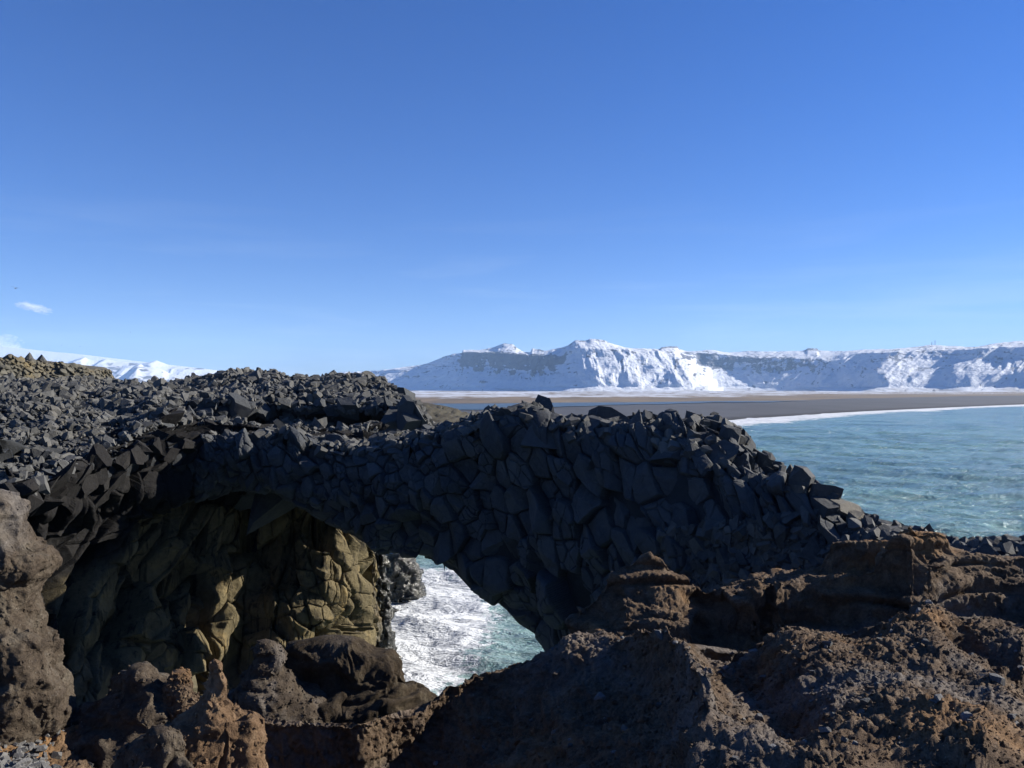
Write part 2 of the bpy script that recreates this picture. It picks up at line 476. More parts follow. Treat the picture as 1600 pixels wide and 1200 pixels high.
def cave_mat():
    m, nt, bs = nodes('cave_rock'); co = world_co(nt)
    A = lambda n: (lambda a: (setattr(a, 'attribute_name', n), a.outputs['Fac'])[1])(nt.nodes.new('ShaderNodeAttribute'))
    n1 = noise(nt, co, 0.8, 6, 0.65, 0.5); n2 = noise(nt, co, 5, 6, 0.7, 0.3); n3 = noise(nt, co, 28, 4, 0.7)
    mp = nt.nodes.new('ShaderNodeMapping'); mp.inputs['Scale'].default_value = (3.0, 3.0, 0.35); nt.links.new(co, mp.inputs[0])
    st = noise(nt, mp.outputs[0], 1.2, 5, 0.65, 0.6)
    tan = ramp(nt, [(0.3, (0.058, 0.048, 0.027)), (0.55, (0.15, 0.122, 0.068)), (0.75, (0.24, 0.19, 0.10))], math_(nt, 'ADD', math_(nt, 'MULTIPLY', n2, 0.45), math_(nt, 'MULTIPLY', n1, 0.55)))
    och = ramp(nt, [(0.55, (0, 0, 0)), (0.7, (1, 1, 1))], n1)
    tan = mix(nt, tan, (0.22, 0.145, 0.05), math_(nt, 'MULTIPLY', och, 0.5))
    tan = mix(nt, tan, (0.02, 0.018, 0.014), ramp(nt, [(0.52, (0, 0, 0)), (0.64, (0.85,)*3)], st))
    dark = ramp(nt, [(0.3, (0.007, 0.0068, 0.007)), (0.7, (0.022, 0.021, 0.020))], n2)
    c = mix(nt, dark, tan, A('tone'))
    w = A('wet')
    wc = ramp(nt, [(0.42, (0.012, 0.013, 0.010)), (0.6, (0.11, 0.105, 0.075))], st)
    c = mix(nt, c, wc, math_(nt, 'MULTIPLY', w, 0.85))
    nt.links.new(c, bs.inputs['Base Color'])
    nt.links.new(ramp(nt, [(0, (0.95,)*3), (1, (0.22,)*3)], w), bs.inputs['Roughness']); nt.links.new(ramp(nt, [(0, (0.08,)*3), (1, (0.5,)*3)], w), bs.inputs['Specular IOR Level'])
    nt.links.new(bump(nt, bs, n3, 0.03, 0.8, bump(nt, bs, n2, 0.10, 0.9)), bs.inputs['Normal'])
    return m
def tuff_mat(name, bright=1.0, orange=0.6, grey=0.7, hue=(1, 1, 1)):
    m, nt, bs = nodes(name); co = world_co(nt)
    n1 = noise(nt, co, 0.55, 5, 0.6, 0.4); n2 = noise(nt, co, 3.2, 6, 0.7, 0.5); n3 = noise(nt, co, 22, 5, 0.75); n4 = noise(nt, co, 90, 3, 0.7)
    c = ramp(nt, [(0.3, tuple(v*bright*h_ for v, h_ in zip((0.036, 0.024, 0.018), hue))), (0.5, tuple(v*bright*h_ for v, h_ in zip((0.086, 0.058, 0.041), hue))), (0.7, tuple(v*bright*h_ for v, h_ in zip((0.135, 0.10, 0.075), hue)))], n2)
    o = ramp(nt, [(0.54, (0, 0, 0)), (0.66, (1, 1, 1))], n1)
    c = mix(nt, c, (0.32, 0.175, 0.07), math_(nt, 'MULTIPLY', o, orange))
    g = ramp(nt, [(0.35, (1, 1, 1)), (0.45, (0, 0, 0))], n1)
    c = mix(nt, c, (0.15, 0.135, 0.12), math_(nt, 'MULTIPLY', g, grey))
    vo = nt.nodes.new('ShaderNodeTexVoronoi'); vo.inputs['Scale'].default_value = 38; nt.links.new(co, vo.inputs['Vector'])
    sp = ramp(nt, [(0.10, (1, 1, 1)), (0.2, (0, 0, 0))], vo.outputs['Distance'])
    sel = math_(nt, 'GREATER_THAN', noise(nt, co, 9, 2), 0.56)
    c = mix(nt, c, (0.26, 0.24, 0.20), math_(nt, 'MULTIPLY', math_(nt, 'MULTIPLY', sp, sel), 0.55))
    c2 = mix(nt, c, (0.5, 0.5, 0.5), ramp(nt, [(0.3, (1, 1, 1)), (0.7, (0.35, 0.35, 0.35))], n3), 'MULTIPLY')
    c = mix(nt, c, c2, 0.0)
    v = ramp(nt, [(0.3, (0.55, 0.55, 0.55)), (0.65, (1.25, 1.25, 1.25))], n3)
    c = mix(nt, c, v, 0.8, 'MULTIPLY')
    nt.links.new(c, bs.inputs['Base Color']); bs.inputs['Roughness'].default_value = 0.95; bs.inputs['Specular IOR Level'].default_value = 0.15
    b1 = bump(nt, bs, n2, 0.08, 0.9); b2 = bump(nt, bs, n3, 0.03, 1.0, b1); b3 = bump(nt, bs, n4, 0.008, 1.0, b2)
    nt.links.new(b3, bs.inputs['Normal'])
    return m
M_cave = cave_mat()
M_blade = rock_mat('tan_blade', (0.06, 0.05, 0.03), (0.17, 0.14, 0.08), (0.2, 0.13, 0.05), 0.5, rough=0.7)
M_tuff = tuff_mat('brown_tuff', 1.25, 0.5, 0.7, (0.95, 0.96, 0.86))
M_tuff_grey = tuff_mat('grey_brown_tuff', 0.95, 0.0, 1.0, (0.88, 1.0, 1.0))
M_tuff_orange = tuff_mat('orange_tuff', 1.5, 0.4, 0.3, (1.05, 0.98, 0.78))
M_tuff_dark = tuff_mat('dark_tuff', 0.55, 0.0, 0.3, (0.92, 1.0, 0.88))

def vcol_mat(name, rough=0.9, spec=0.2, nscale=0.05, bumpd=3.0, amt=0.25):
    m, nt, bs = nodes(name); co = world_co(nt)
    at = nt.nodes.new('ShaderNodeAttribute'); at.attribute_name = 'cover'
    n = noise(nt, co, nscale, 6, 0.65)
    v = ramp(nt, [(0.3, (1-amt,)*3), (0.7, (1+amt*0.3,)*3)], n)
    c = mix(nt, at.outputs['Color'], v, 1.0, 'MULTIPLY')
    nt.links.new(c, bs.inputs['Base Color']); bs.inputs['Roughness'].default_value = rough; bs.inputs['Specular IOR Level'].default_value = spec
    nt.links.new(bump(nt, bs, n, bumpd, 0.8), bs.inputs['Normal'])
    return m
M_snow = vcol_mat('snow_and_rock', nscale=0.02, bumpd=22.0, amt=0.12)
M_land = vcol_mat('coastal_plain', nscale=0.03, bumpd=0.5, amt=0.2)

def sea_mat():
    m, nt, bs = nodes('sea_water'); co = world_co(nt)
    mp = nt.nodes.new('ShaderNodeMapping'); mp.inputs['Rotation'].default_value = (0, 0, radians(12)); mp.inputs['Scale'].default_value = (0.45, 1.0, 1.0)
    nt.links.new(co, mp.inputs['Vector']); v = mp.outputs[0]
    n1 = noise(nt, v, 0.16, 4, 0.6, 0.3); n2 = noise(nt, v, 0.7, 5, 0.65, 0.4); n3 = noise(nt, v, 3.5, 4, 0.6, 0.3)
    big = noise(nt, v, 0.035, 3, 0.5)
    deep = ramp(nt, [(0.4, (0.11, 0.20, 0.195)), (0.62, (0.165, 0.29, 0.245))], mix(nt, n1, big, 0.5))
    at = nt.nodes.new('ShaderNodeAttribute'); at.attribute_name = 'churn'     # 1 where the sea boils among the rocks
    sf = nt.nodes.new('ShaderNodeAttribute'); sf.attribute_name = 'surf'      # 1 in the breakers
    # white caps
    cap = ramp(nt, [(0.715, (0, 0, 0)), (0.755, (1, 1, 1))], math_(nt, 'ADD', math_(nt, 'MULTIPLY', n2, 0.6), math_(nt, 'MULTIPLY', n1, 0.5)))
    # lacy foam
    w = noise(nt, co, 0.75, 7, 0.7, 1.5)
    lace = nt.nodes.new('ShaderNodeTexNoise'); lace.inputs['Scale'].default_value = 1.1; lace.inputs['Detail'].default_value = 8
    lace.inputs['Roughness'].default_value = 0.68; lace.inputs['Distortion'].default_value = 1.6; nt.links.new(co, lace.inputs['Vector'])
    rid = math_(nt, 'SUBTRACT', 1.0, math_(nt, 'MULTIPLY', math_(nt, 'ABSOLUTE', math_(nt, 'SUBTRACT', lace.outputs['Fac'], 0.5)), 9.0), True)
    foam = math_(nt, 'ADD', math_(nt, 'MULTIPLY', rid, math_(nt, 'MULTIPLY', at.outputs['Fac'], 0.8)),
                 ramp(nt, [(0.0, (0, 0, 0)), (0.14, (1, 1, 1))], math_(nt, 'SUBTRACT', at.outputs['Fac'], w)), True)
    sr = ramp(nt, [(0.0, (0, 0, 0)), (0.15, (1, 1, 1))], math_(nt, 'SUBTRACT', sf.outputs['Fac'], math_(nt, 'MULTIPLY', n2, 0.9)))
    foam = math_(nt, 'MAXIMUM', foam, math_(nt, 'MAXIMUM', cap, sr))
    c = mix(nt, deep, (0.60, 0.62, 0.63), foam)
    c = mix(nt, c, (0.22, 0.34, 0.32), math_(nt, 'MULTIPLY', math_(nt, 'MULTIPLY', at.outputs['Fac'], 0.9), math_(nt, 'SUBTRACT', 1.0, foam)))
    nt.links.new(c, bs.inputs['Base Color'])
    r = ramp(nt, [(0, (0.16,)*3), (1, (0.8,)*3)], foam); nt.links.new(r, bs.inputs['Roughness'])
    bs.inputs['IOR'].default_value = 1.33
    b1 = bump(nt, bs, n1, 2.4, 1.0); b2 = bump(nt, bs, n2, 1.0, 1.0, b1); b3 = bump(nt, bs, n3, 0.12, 1.0, b2); b4 = bump(nt, bs, lace.outputs['Fac'], 0.25, 0.5, b3)
    nt.links.new(b4, bs.inputs['Normal'])
    return m
M_sea = sea_mat()
def lagoon_mat():
    m, nt, bs = nodes('lagoon_water'); co = world_co(nt)
    bs.inputs['Base Color'].default_value = (0.06, 0.085, 0.10, 1); bs.inputs['Roughness'].default_value = 0.4; bs.inputs['IOR'].default_value = 1.33
    nt.links.new(bump(nt, bs, noise(nt, co, 0.6, 4), 0.2, 0.7), bs.inputs['Normal'])
    return m
M_lagoon = lagoon_mat()
def plain_mat(name, col, rough=0.7):
    m, nt, bs = nodes(name); co = world_co(nt)
    c = ramp(nt, [(0.3, tuple(x*0.75 for x in col)), (0.7, tuple(min(1, x*1.15) for x in col))], noise(nt, co, 8, 4))
    nt.links.new(c, bs.inputs['Base Color']); bs.inputs['Roughness'].default_value = rough
    return m

# ------------------------------------------------------------------ the sea
def build_sea():
    py = np.concatenate([np.linspace(609.2, 618, 40), np.linspace(618.4, 700, 190), np.linspace(700.8, 900, 230), np.linspace(902, 1150, 160), np.geomspace(1160, 6000, 60)])
    px = np.linspace(-500, 2300, 1100)
    PX, PY = np.meshgrid(px, py)
    d = -SEA*F/(PY-HZ)
    G = P(PX, PY, d)
    x, y = G[..., 0], G[..., 1]
    r = np.random.default_rng(3)
    z = np.zeros_like(x)
    for lam, amp in ((38, .28), (24, .2), (17, .16), (12, .12), (8.5, .09), (6, .06), (4.2, .045), (3, .03)):
        for k in range(3):
            a = radians(248+r.normal(0, 16)); L = lam*r.uniform(0.85, 1.15); ph = r.uniform(0, 6.28)
            kx, ky = cos(a)*2*pi/L, sin(a)*2*pi/L
            env = 0.6+0.6*vnoise(np.stack([x/L/2.5, y/L/2.5, 0*x+lam+k], -1), 40+k)
            dd = y*y/(-SEA*F)*1.2
            fade = np.clip(1.6-dd/L*3, 0, 1)
            s = np.sin(kx*x+ky*y+ph+0.8*vnoise(np.stack([x/L/3, y/L/3, 0*x+k], -1), 60+k))
            z += amp*1.25*fade*env*(1-2*np.abs(s)**1.0*0.5-0.5+0.5*s)
    # rough water among the rocks near the arch
    cx, cy = P(640, 940, 48)[:2]
    ch = np.exp(-(((x+6.6)/5.2)**2+((y-50)/17)**2))
    ch = np.clip(0.35*np.exp(-(((x+5.0)/9)**2+((y-52)/20)**2))+ch*0.72, 0, 1)
    z += ch*0.12*fbm(np.stack([x*0.7, y*0.7, 0*x], -1), 4, 9)
    # surf on the beach
    sl = pchip(*np.array(SHORE).T, PX)
    th = pchip([900, 1130, 1200, 1300, 1400, 1500, 1600, 2300], [17, 16, 13, 10, 7.5, 6, 5, 5], PX)
    t = (PY-sl)/th
    su = np.where(t < 1.6, 1.1-0.75*np.clip(t, 0, 2), 0)+0.25*fbm(np.stack([x/30, y/60, 0*x], -1), 3, 5)*(t < 1.5)
    su = np.clip(su, 0, 1)*(PX > 950)
    su = su*(t > -4)
    G[..., 2] += z
    o = grid_obj('sea', G, M_sea, attrs={'churn': ch.ravel(), 'surf': su.ravel()}, flip=True)
    tag(o, kind='structure')
SHORE = [(-500, 700), (600, 700), (1000, 664), (1100, 657.5), (1130, 655.5), (1180, 652), (1250, 648), (1300, 644.5), (1400, 639.5), (1500, 635), (1600, 631), (1800, 626), (2300, 620)]
build_sea()

# ------------------------------------------------------------------ beach, plain, lagoon
def build_land():
    px = np.linspace(-400, 2300, 1300)
    tv = np.linspace(0, 1, 190)
    sl = pchip(*np.array(SHORE).T, px)
    far = 610.2
    PY = sl[None]*(1-tv[:, None])+far*tv[:, None]+1.0*(1-tv[:, None])**8
    PX = np.repeat(px[None], len(tv), 0)
    z0 = SEA+0.15
    d = -SEA*F/(PY-HZ)
    G = P(PX, PY, d)
    x, y = G[..., 0], G[..., 1]
    q = np.stack([x/60, y/220, 0*x], -1); q2 = np.stack([x/220, y/900, 0*x], -1)
    n = fbm(q, 5, 21); n2 = fbm(q2, 4, 22); n3 = fbm(np.stack([x/25, y/160, 0*x], -1), 4, 23)
    G[..., 2] = SEA+np.clip(tv*25, 0.02, 1)[:, None]*(0.5+0.15*n)+np.clip((y-900)/2500, 0, 1)*2.0*(1+n2)
    # cover by row: black sand, ochre grass flats, snow fields
    py = PY+1.2*n2
    sand = np.array([0.066, 0.069, 0.077]); wet = np.array([0.03, 0.03, 0.033]); ochre = np.array([0.20, 0.15, 0.095]); brown = np.array([0.10, 0.08, 0.06]); snow = np.array([0.46, 0.48, 0.52])
    c = np.broadcast_to(sand, G.shape)*(1+0.18*n+0.1*n3)[..., None]
    wl = sstep(0.10, 0.0, tv)[:, None]*(PX > 1000)
    c = c*(1-wl[..., None])+wet*wl[..., None]
    top = pchip([-400, 700, 1000, 1200, 1300, 1600, 2300], [631, 630.5, 629.5, 627, 624, 620, 617], px)[None]
    f = sstep(0.6, -0.6, py-top)[..., None]
    b2 = (ochre*(0.5+0.5*n3[..., None])+brown*(0.5-0.5*n3[..., None]))
    c = c*(1-f)+np.clip(b2, 0.03, 1)*f
    top2 = pchip([-400, 700, 1000, 1200, 1300, 1600, 2300], [624, 623, 622, 619.5, 617, 615.5, 614], px)[None]
    st = fbm(np.stack([x/500, y/70, 0*x+2], -1), 4, 27)
    s = (sstep(0.8, -0.8, py-top2+1.2+2.6*n3+1.6*n)*(1-0.9*sstep(-0.08, 0.25, st+0.5*n)))[..., None]
    c = c*(1-s)+snow*s
    o = grid_obj('coastal_plain', G, M_land, attrs={'cover': np.clip(c, 0.01, 1).reshape(-1, 3)})
    tag(o, kind='structure')
    # lagoon: a sheet just above the sand
    pl = np.linspace(560, 1262, 240)
    t = pchip([560, 700, 850, 1000, 1180, 1262], [631.5, 631.2, 629.8, 628.4, 626.6, 626.2], pl)+0.25*np.sin(pl/37)
    b = pchip([560, 700, 760, 850, 900, 1000, 1100, 1200, 1262], [643, 641, 639.5, 636.5, 634.6, 632, 629.6, 628, 626.6], pl)+0.4*np.sin(pl/23)+0.25*np.sin(pl/9)
    rows = []
    for k in range(6):
        yy = b+(t-b)*k/5
        dd = 14.2*F/(yy-HZ)
        g = P(pl, yy, dd); g[..., 2] = -14.05; rows.append(g)
    tag(grid_obj('lagoon', np.array(rows), M_lagoon), kind='structure')
build_land()

# ------------------------------------------------------------------ snow mountains
def build_mountains():
    px = np.linspace(520, 1800, 1300)
    sky_l = [(520, 592), (560, 586), (590, 580), (620, 575), (650, 571), (680, 567), (700, 560), (720, 554), (724, 547), (745, 547), (760, 545), (775, 541), (790, 537), (800, 537.5), (808, 544), (820, 550),
             (828, 551), (832, 545), (842, 546), (852, 548), (870, 545), (885, 541), (892, 537), (900, 532), (912, 533), (925, 530), (940, 531), (955, 537), (970, 541), (990, 545), (1010, 545), (1030, 546), (1034, 543), (1058, 541.5), (1062, 546),
             (1080, 549), (1110, 547), (1140, 551), (1170, 549), (1200, 549.5), (1240, 548.5), (1258, 547.5), (1262, 545), (1276, 545), (1280, 548), (1320, 549), (1350, 546.5), (1375, 546), (1400, 545), (1440, 541), (1455, 539),
             (1480, 541), (1520, 542), (1545, 539), (1570, 535), (1600, 533), (1700, 528), (1800, 526)]
    base_d = [(520, 6600), (620, 6300), (700, 6000), (800, 5300), (860, 4700), (890, 4450), (930, 4350), (1000, 4400), (1040, 4480), (1056, 5700), (1120, 5650), (1180, 5450), (1260, 5100), (1330, 4650), (1372, 4330), (1385, 4300), (1400, 4310), (1460, 4250), (1500, 4060), (1512, 4035), (1525, 4040), (1600, 3900), (1700, 3600), (1800, 3400)]
    bd0 = np.array(base_d).T
    bd = pchip(*bd0, px)
    sk = pchip(*np.array(sky_l).T, px)
    # cliff band (bottom and top rows of the bare rock)
    cb = pchip([520, 640, 720, 760, 820, 870, 900, 1000, 1060, 1100, 1140, 1180, 1220, 1290, 1340, 1450, 1600, 1800], [588, 580, 568, 574, 582, 576, 560, 556, 560, 570, 574, 573, 577, 566, 560, 562, 560, 555], px)
    ct = pchip([520, 640, 720, 745, 800, 870, 900, 1000, 1060, 1100, 1140, 1180, 1220, 1290, 1340, 1450, 1600, 1800], [583, 575, 552, 551, 554, 557, 545, 548, 551, 552, 556, 560, 560, 562, 553, 549, 542, 535], px)
    rockband = pchip([520, 640, 715, 725, 800, 870, 900, 1050, 1075, 1130, 1200, 1280, 1310, 1800], [0.1, 0.15, 0.3, 1.35, 1.35, 1.25, 0.15, 0.25, 0.8, 0.95, 0.9, 0.7, 0.05, 0.1], px)
    rows = []
    specs = []   # (py, depth)
    foot = np.full_like(px, 613.8)
    B = lambda k: pchip(*bd0, px+k*np.interp(px, [520, 1200, 1300, 1800], [0, 0, 1, 1])*1.0-75*(1+k/30)*sstep(930, 1060, px)*sstep(1290, 1150, px)+9*vnoise(np.stack([px/22, 0*px+k, 0*px], -1), 5))
    specs.append((foot+0.6, B(0)*0.90)); specs.append((foot-2.5, B(0))); specs.append((foot-9, B(-3)*1.05))
    m1 = foot*0.45+cb*0.55
    specs.append((m1, B(-6)*1.085)); specs.append((cb, B(-16)*1.15)); specs.append((ct, B(-22)*1.17)); specs.append(((ct+sk)/2, B(-26)*1.22)); specs.append((sk, B(-30)*1.28)); specs.append((sk+4, bd*1.45)); specs.append((sk+60, bd*1.7))
    L = [P(px, a, b) for a, b in specs]
    L = np.array(L)
    nr = [6, 14, 26, 40, 34, 22, 26, 14, 6]
    G = []; V = []
    for k in range(len(L)-1):
        for t in np.linspace(0, 1, nr[k], endpoint=False):
            G.append(L[k]*(1-t)+L[k+1]*t); V.append(k+t)
    G.append(L[-1]); V.append(len(L)-1.0)
    G = np.array(G); V = np.array(V)[:, None]
    x, y, z = G[..., 0].copy(), G[..., 1].copy(), G[..., 2].copy()
    PX = np.repeat(px[None], len(G), 0)
    ux = (PX-800)/F*5000
    slant = pchip([520, 700, 850, 900, 1050, 1100, 1200, 1350, 1800], [0.9, 0.9, 0.3, 0.0, -0.4, -0.3, 0.7, 1.2, 1.2], px)[None]
    ux0 = ux; ux = ux+60*fbm(np.stack([ux/350, z/260, 0*z+1], -1), 3, 66)
    q = np.stack([(ux-slant*z*1.2)/230, z/700, y/6000], -1)
    gul = ridged(q, 3, 70)          # gullies running down the slope
    q2 = np.stack([(ux-slant*z)/60, z/260, y/3000], -1)
    gul2 = ridged(q2, 4, 75)
    q3 = np.stack([ux/420, z/300, y/1500], -1)
    big = fbm(q3, 4, 80)
    w = sstep(1.0, 2.4, V)*sstep(8.0, 6.6, V)
    rg = ridged(np.stack([(ux-1.6*slant*z)/480, z/900, 0*z+3], -1), 3, 88)
    iso = fbm(np.stack([ux/170, z/120, 0*z+5], -1), 5, 111)
    hw_ = sstep(1.6, 3.6, V)
    disp = w*(6*gul*hw_+(3+8*hw_)*gul2+120*big+130*rg+(12+34*hw_)*iso)
    disp = disp*np.interp(px, [1240, 1340], [1, 0.6])[None]
    G[..., 1] += -disp*(1+0*x); G[..., 0] += -disp*x/y
    G[..., 2] += -disp*z/y          # along the line of sight: relief towards the valley
    G[..., 2] += w*(5*gul2+3*fbm(np.stack([ux/40, z/40, y/400], -1), 3, 90))
    sel = sstep(1.0, 3.0, V)
    fine = fbm(np.stack([ux/55, z/28, y/900], -1), 5, 95); fine2 = fbm(np.stack([ux/18, z/12, y/500], -1), 4, 99)
    streak = fbm(np.stack([ux/150, (z+0.12*ux)/9, y/3000], -1), 4, 103)
    vst = fbm(np.stack([ux/16, z/90, 0*z+7], -1), 4, 107)
    band = sstep(3.5, 4.25, V+0.7*fine+0.5*vst)*sstep(5.9, 4.9, V+0.8*fine+0.4*vst)
    rock = band*rockband[None]*1.0+0.6*fine+0.5*fine2+0.5*vst-0.44
    thin = (0.50*streak+0.45*fine2+0.25*gul)*(0.35*sstep(1.0, 2.0, V)+0.65*sstep(2.4, 3.8, V))-0.32
    cap = ((PX > 722)*(PX < 735)*(V < 5.6)*(V > 4.2))*0.6+((PX > 890)*(PX < 945)*(V > 6.6))*0.45+((PX > 1030)*(PX < 1062)*(V > 6.4))*0.8+((PX > 1256)*(PX < 1282)*(V > 6.6))*0.7+((PX > 828)*(PX < 850)*(V > 6.5))*0.5+((PX > 785)*(PX < 806)*(V > 6.3))*0.5
    rk = np.clip(sstep(0.05, 0.35, rock+cap)+0.75*sstep(0.0, 0.25, thin+cap*0.5), 0, 1)[..., None]
    lowv = (sstep(2.2, 0.9, V+0.6*fine)*0.55*sstep(-0.1, 0.4, streak+0.4*fine))[..., None]
    snow = np.array([0.57, 0.59, 0.62]); rc = np.array([0.095, 0.10, 0.12]); br = np.array([0.20, 0.17, 0.13])
    c = snow*(1-rk)+rc*rk
    c = c*(1-lowv)+br*lowv
    o = grid_obj('mountain_range', G, M_snow, attrs={'cover': np.clip(c, 0.02, 1).reshape(-1, 3)})
    tag(o, kind='structure')

    # glacier dome and the nearer snow peaks on the far left
    def ridge(name, pxa, pxb, sky_l, D, foot, nrow, amp, rockf, seed, back=1.3):
        px = np.linspace(pxa, pxb, 420)
        sk = pchip(*np.array(sky_l).T, px)
        rows = []; vv = []
        for t in np.linspace(0, 1, nrow):
            rows.append(P(px, foot*(1-t)+sk*t, D*(1+0.22*t))); vv.append(t)
        for t in (0.3, 1):
            rows.append(P(px, sk*(1-t)+(foot+10)*t, D*(1.22+(back-1)*t))); vv.append(1+t)
        G = np.array(rows); V = np.array(vv)[:, None]
        ux = (px-200)/F*D; ux = np.repeat(ux[None], len(G), 0); s = D/5000
        z = G[..., 2].copy()
        g = ridged(np.stack([(ux-0.8*z)/260/s, z/700/s, 0*z], -1), 4, seed)+0.6*fbm(np.stack([ux/500/s, z/500/s, 0*z], -1), 3, seed+9)
        w = np.clip(V*2.5, 0, 1)*np.clip((1.05-V)*6, 0, 1)
        G[..., 1] -= amp*s*w*g
        f = fbm(np.stack([ux/70/s, z/35/s, 0*z], -1), 5, seed+3)
        rk = sstep(0.25, 0.5, f+rockf)[..., None]*(V < 1.01)[..., None]
        c = np.array([0.57, 0.59, 0.62])*(1-rk)+np.array([0.12, 0.11, 0.11])*rk
        o = grid_obj(name, G, M_snow, attrs={'cover': c.reshape(-1, 3)}); tag(o, kind='structure')
    ridge('glacier', -700, 420, [(-700, 520), (-300, 522), (-100, 533), (0, 541), (40, 545), (75, 549), (120, 553), (170, 559), (230, 566), (300, 574), (350, 580), (420, 590)], 13000, 612, 60, 25, -0.5, 120)
    ridge('snowy_peaks', 60, 480, [(60, 600), (100, 572), (115, 564), (128, 560), (135, 558.5), (142, 562), (155, 564), (166, 561), (180, 564), (200, 566), (215, 568), (238, 566), (247, 563.5), (255, 566), (270, 571), (290, 573), (320, 576), (345, 580), (380, 592), (480, 606)], 9500, 612, 90, 130, -0.05, 130)
    ridge('snowy_foothill', 150, 420, [(150, 610), (178, 596), (200, 582), (214, 571), (221, 569), (228, 573), (240, 574), (252, 577), (268, 584), (300, 588), (420, 606)], 7600, 612, 70, 110, 0.0, 140)
build_mountains()

# ------------------------------------------------------------------ the basalt arch
def interp(tab, v): return pchip(*np.array(tab).T, v)
fd = [(250, 28.5), (350, 28.0), (450, 27.2), (600, 26.0), (850, 23.5), (1100, 20.0), (1300, 17.2), (1400, 16.2), (1500, 15.5), (1600, 15.0), (1750, 14.5)]
def cells(U, sd, chunk_cols, shape):
    """two nearest seeds for each grid point; U is (R, C, 2), seeds (N, 2)"""
    R_, C_ = shape
    I1 = np.zeros((R_, C_), int); I2 = np.zeros((R_, C_), int)
    for c0 in range(0, C_, chunk_cols):
        q = U[:, c0:c0+chunk_cols].reshape(-1, 2).astype(np.float32)
        lo_, hi_ = q.min(0)-2.5, q.max(0)+2.5
        ix = np.where((sd > lo_).all(1)&(sd < hi_).all(1))[0]
        s_ = sd[ix].astype(np.float32)
        dd = (q[:, :1]-s_[None, :, 0])**2+(q[:, 1:]-s_[None, :, 1])**2
        p = np.argpartition(dd, 1, axis=1)[:, :2]; d = np.take_along_axis(dd, p, 1); o = d.argsort(1)
        p = np.take_along_axis(p, o, 1)
        sh = (R_, min(chunk_cols, C_-c0))
        I1[:, c0:c0+chunk_cols] = ix[p[:, 0]].reshape(sh); I2[:, c0:c0+chunk_cols] = ix[p[:, 1]].reshape(sh)
    a, b = sd[I1], sd[I2]
    m = (a+b)/2; w = b-a; l = np.linalg.norm(w, axis=-1)+1e-9
    edge = ((m-U)*w).sum(-1)/l            # distance to the joint between the two cells
    return I1, edge
def jointed(U, rad_fn, seed, off, tilt, crack, crack_d, n=None):
    """relief of a jointed rock face over face coordinates U (metres): flat tilted facets parted by dark joints"""
    R_, C_ = U.shape[:2]; r8 = np.random.default_rng(seed)
    fl = U.reshape(-1, 2); cand = fl[r8.integers(0, len(fl), n or 14000)]+r8.normal(0, 0.02, (n or 14000, 2))
    rad = rad_fn(cand)*np.clip(r8.lognormal(0, 0.33, len(cand)), 0.45, 1.6)
    k = poisson(np.concatenate([cand, 0*cand[:, :1]], 1), rad)
    sd = cand[k]; rd = rad[k]; m = len(sd)
    I1, e = cells(U, sd, 60, (R_, C_))
    du = U-sd[I1]; rr = rd[I1]
    o1 = r8.normal(0, off, m); t1 = r8.normal(0, tilt, (m, 2)); t2 = r8.normal(0, tilt*1.4, (m, 2)); o2 = r8.uniform(0.0, 0.22, m)
    p1 = (t1[I1]*du).sum(-1); p2 = (t2[I1]*du).sum(-1)+o2[I1]*rr
    d = o1[I1]*rr+np.minimum(p1, p2)
    d = d-crack_d*np.exp(-(e/crack)**2)-0.06*rr*np.clip(1-e/(0.12*rr), 0, 1)**2
    return d, I1, r8.uniform(0.1, 0.95, m), e
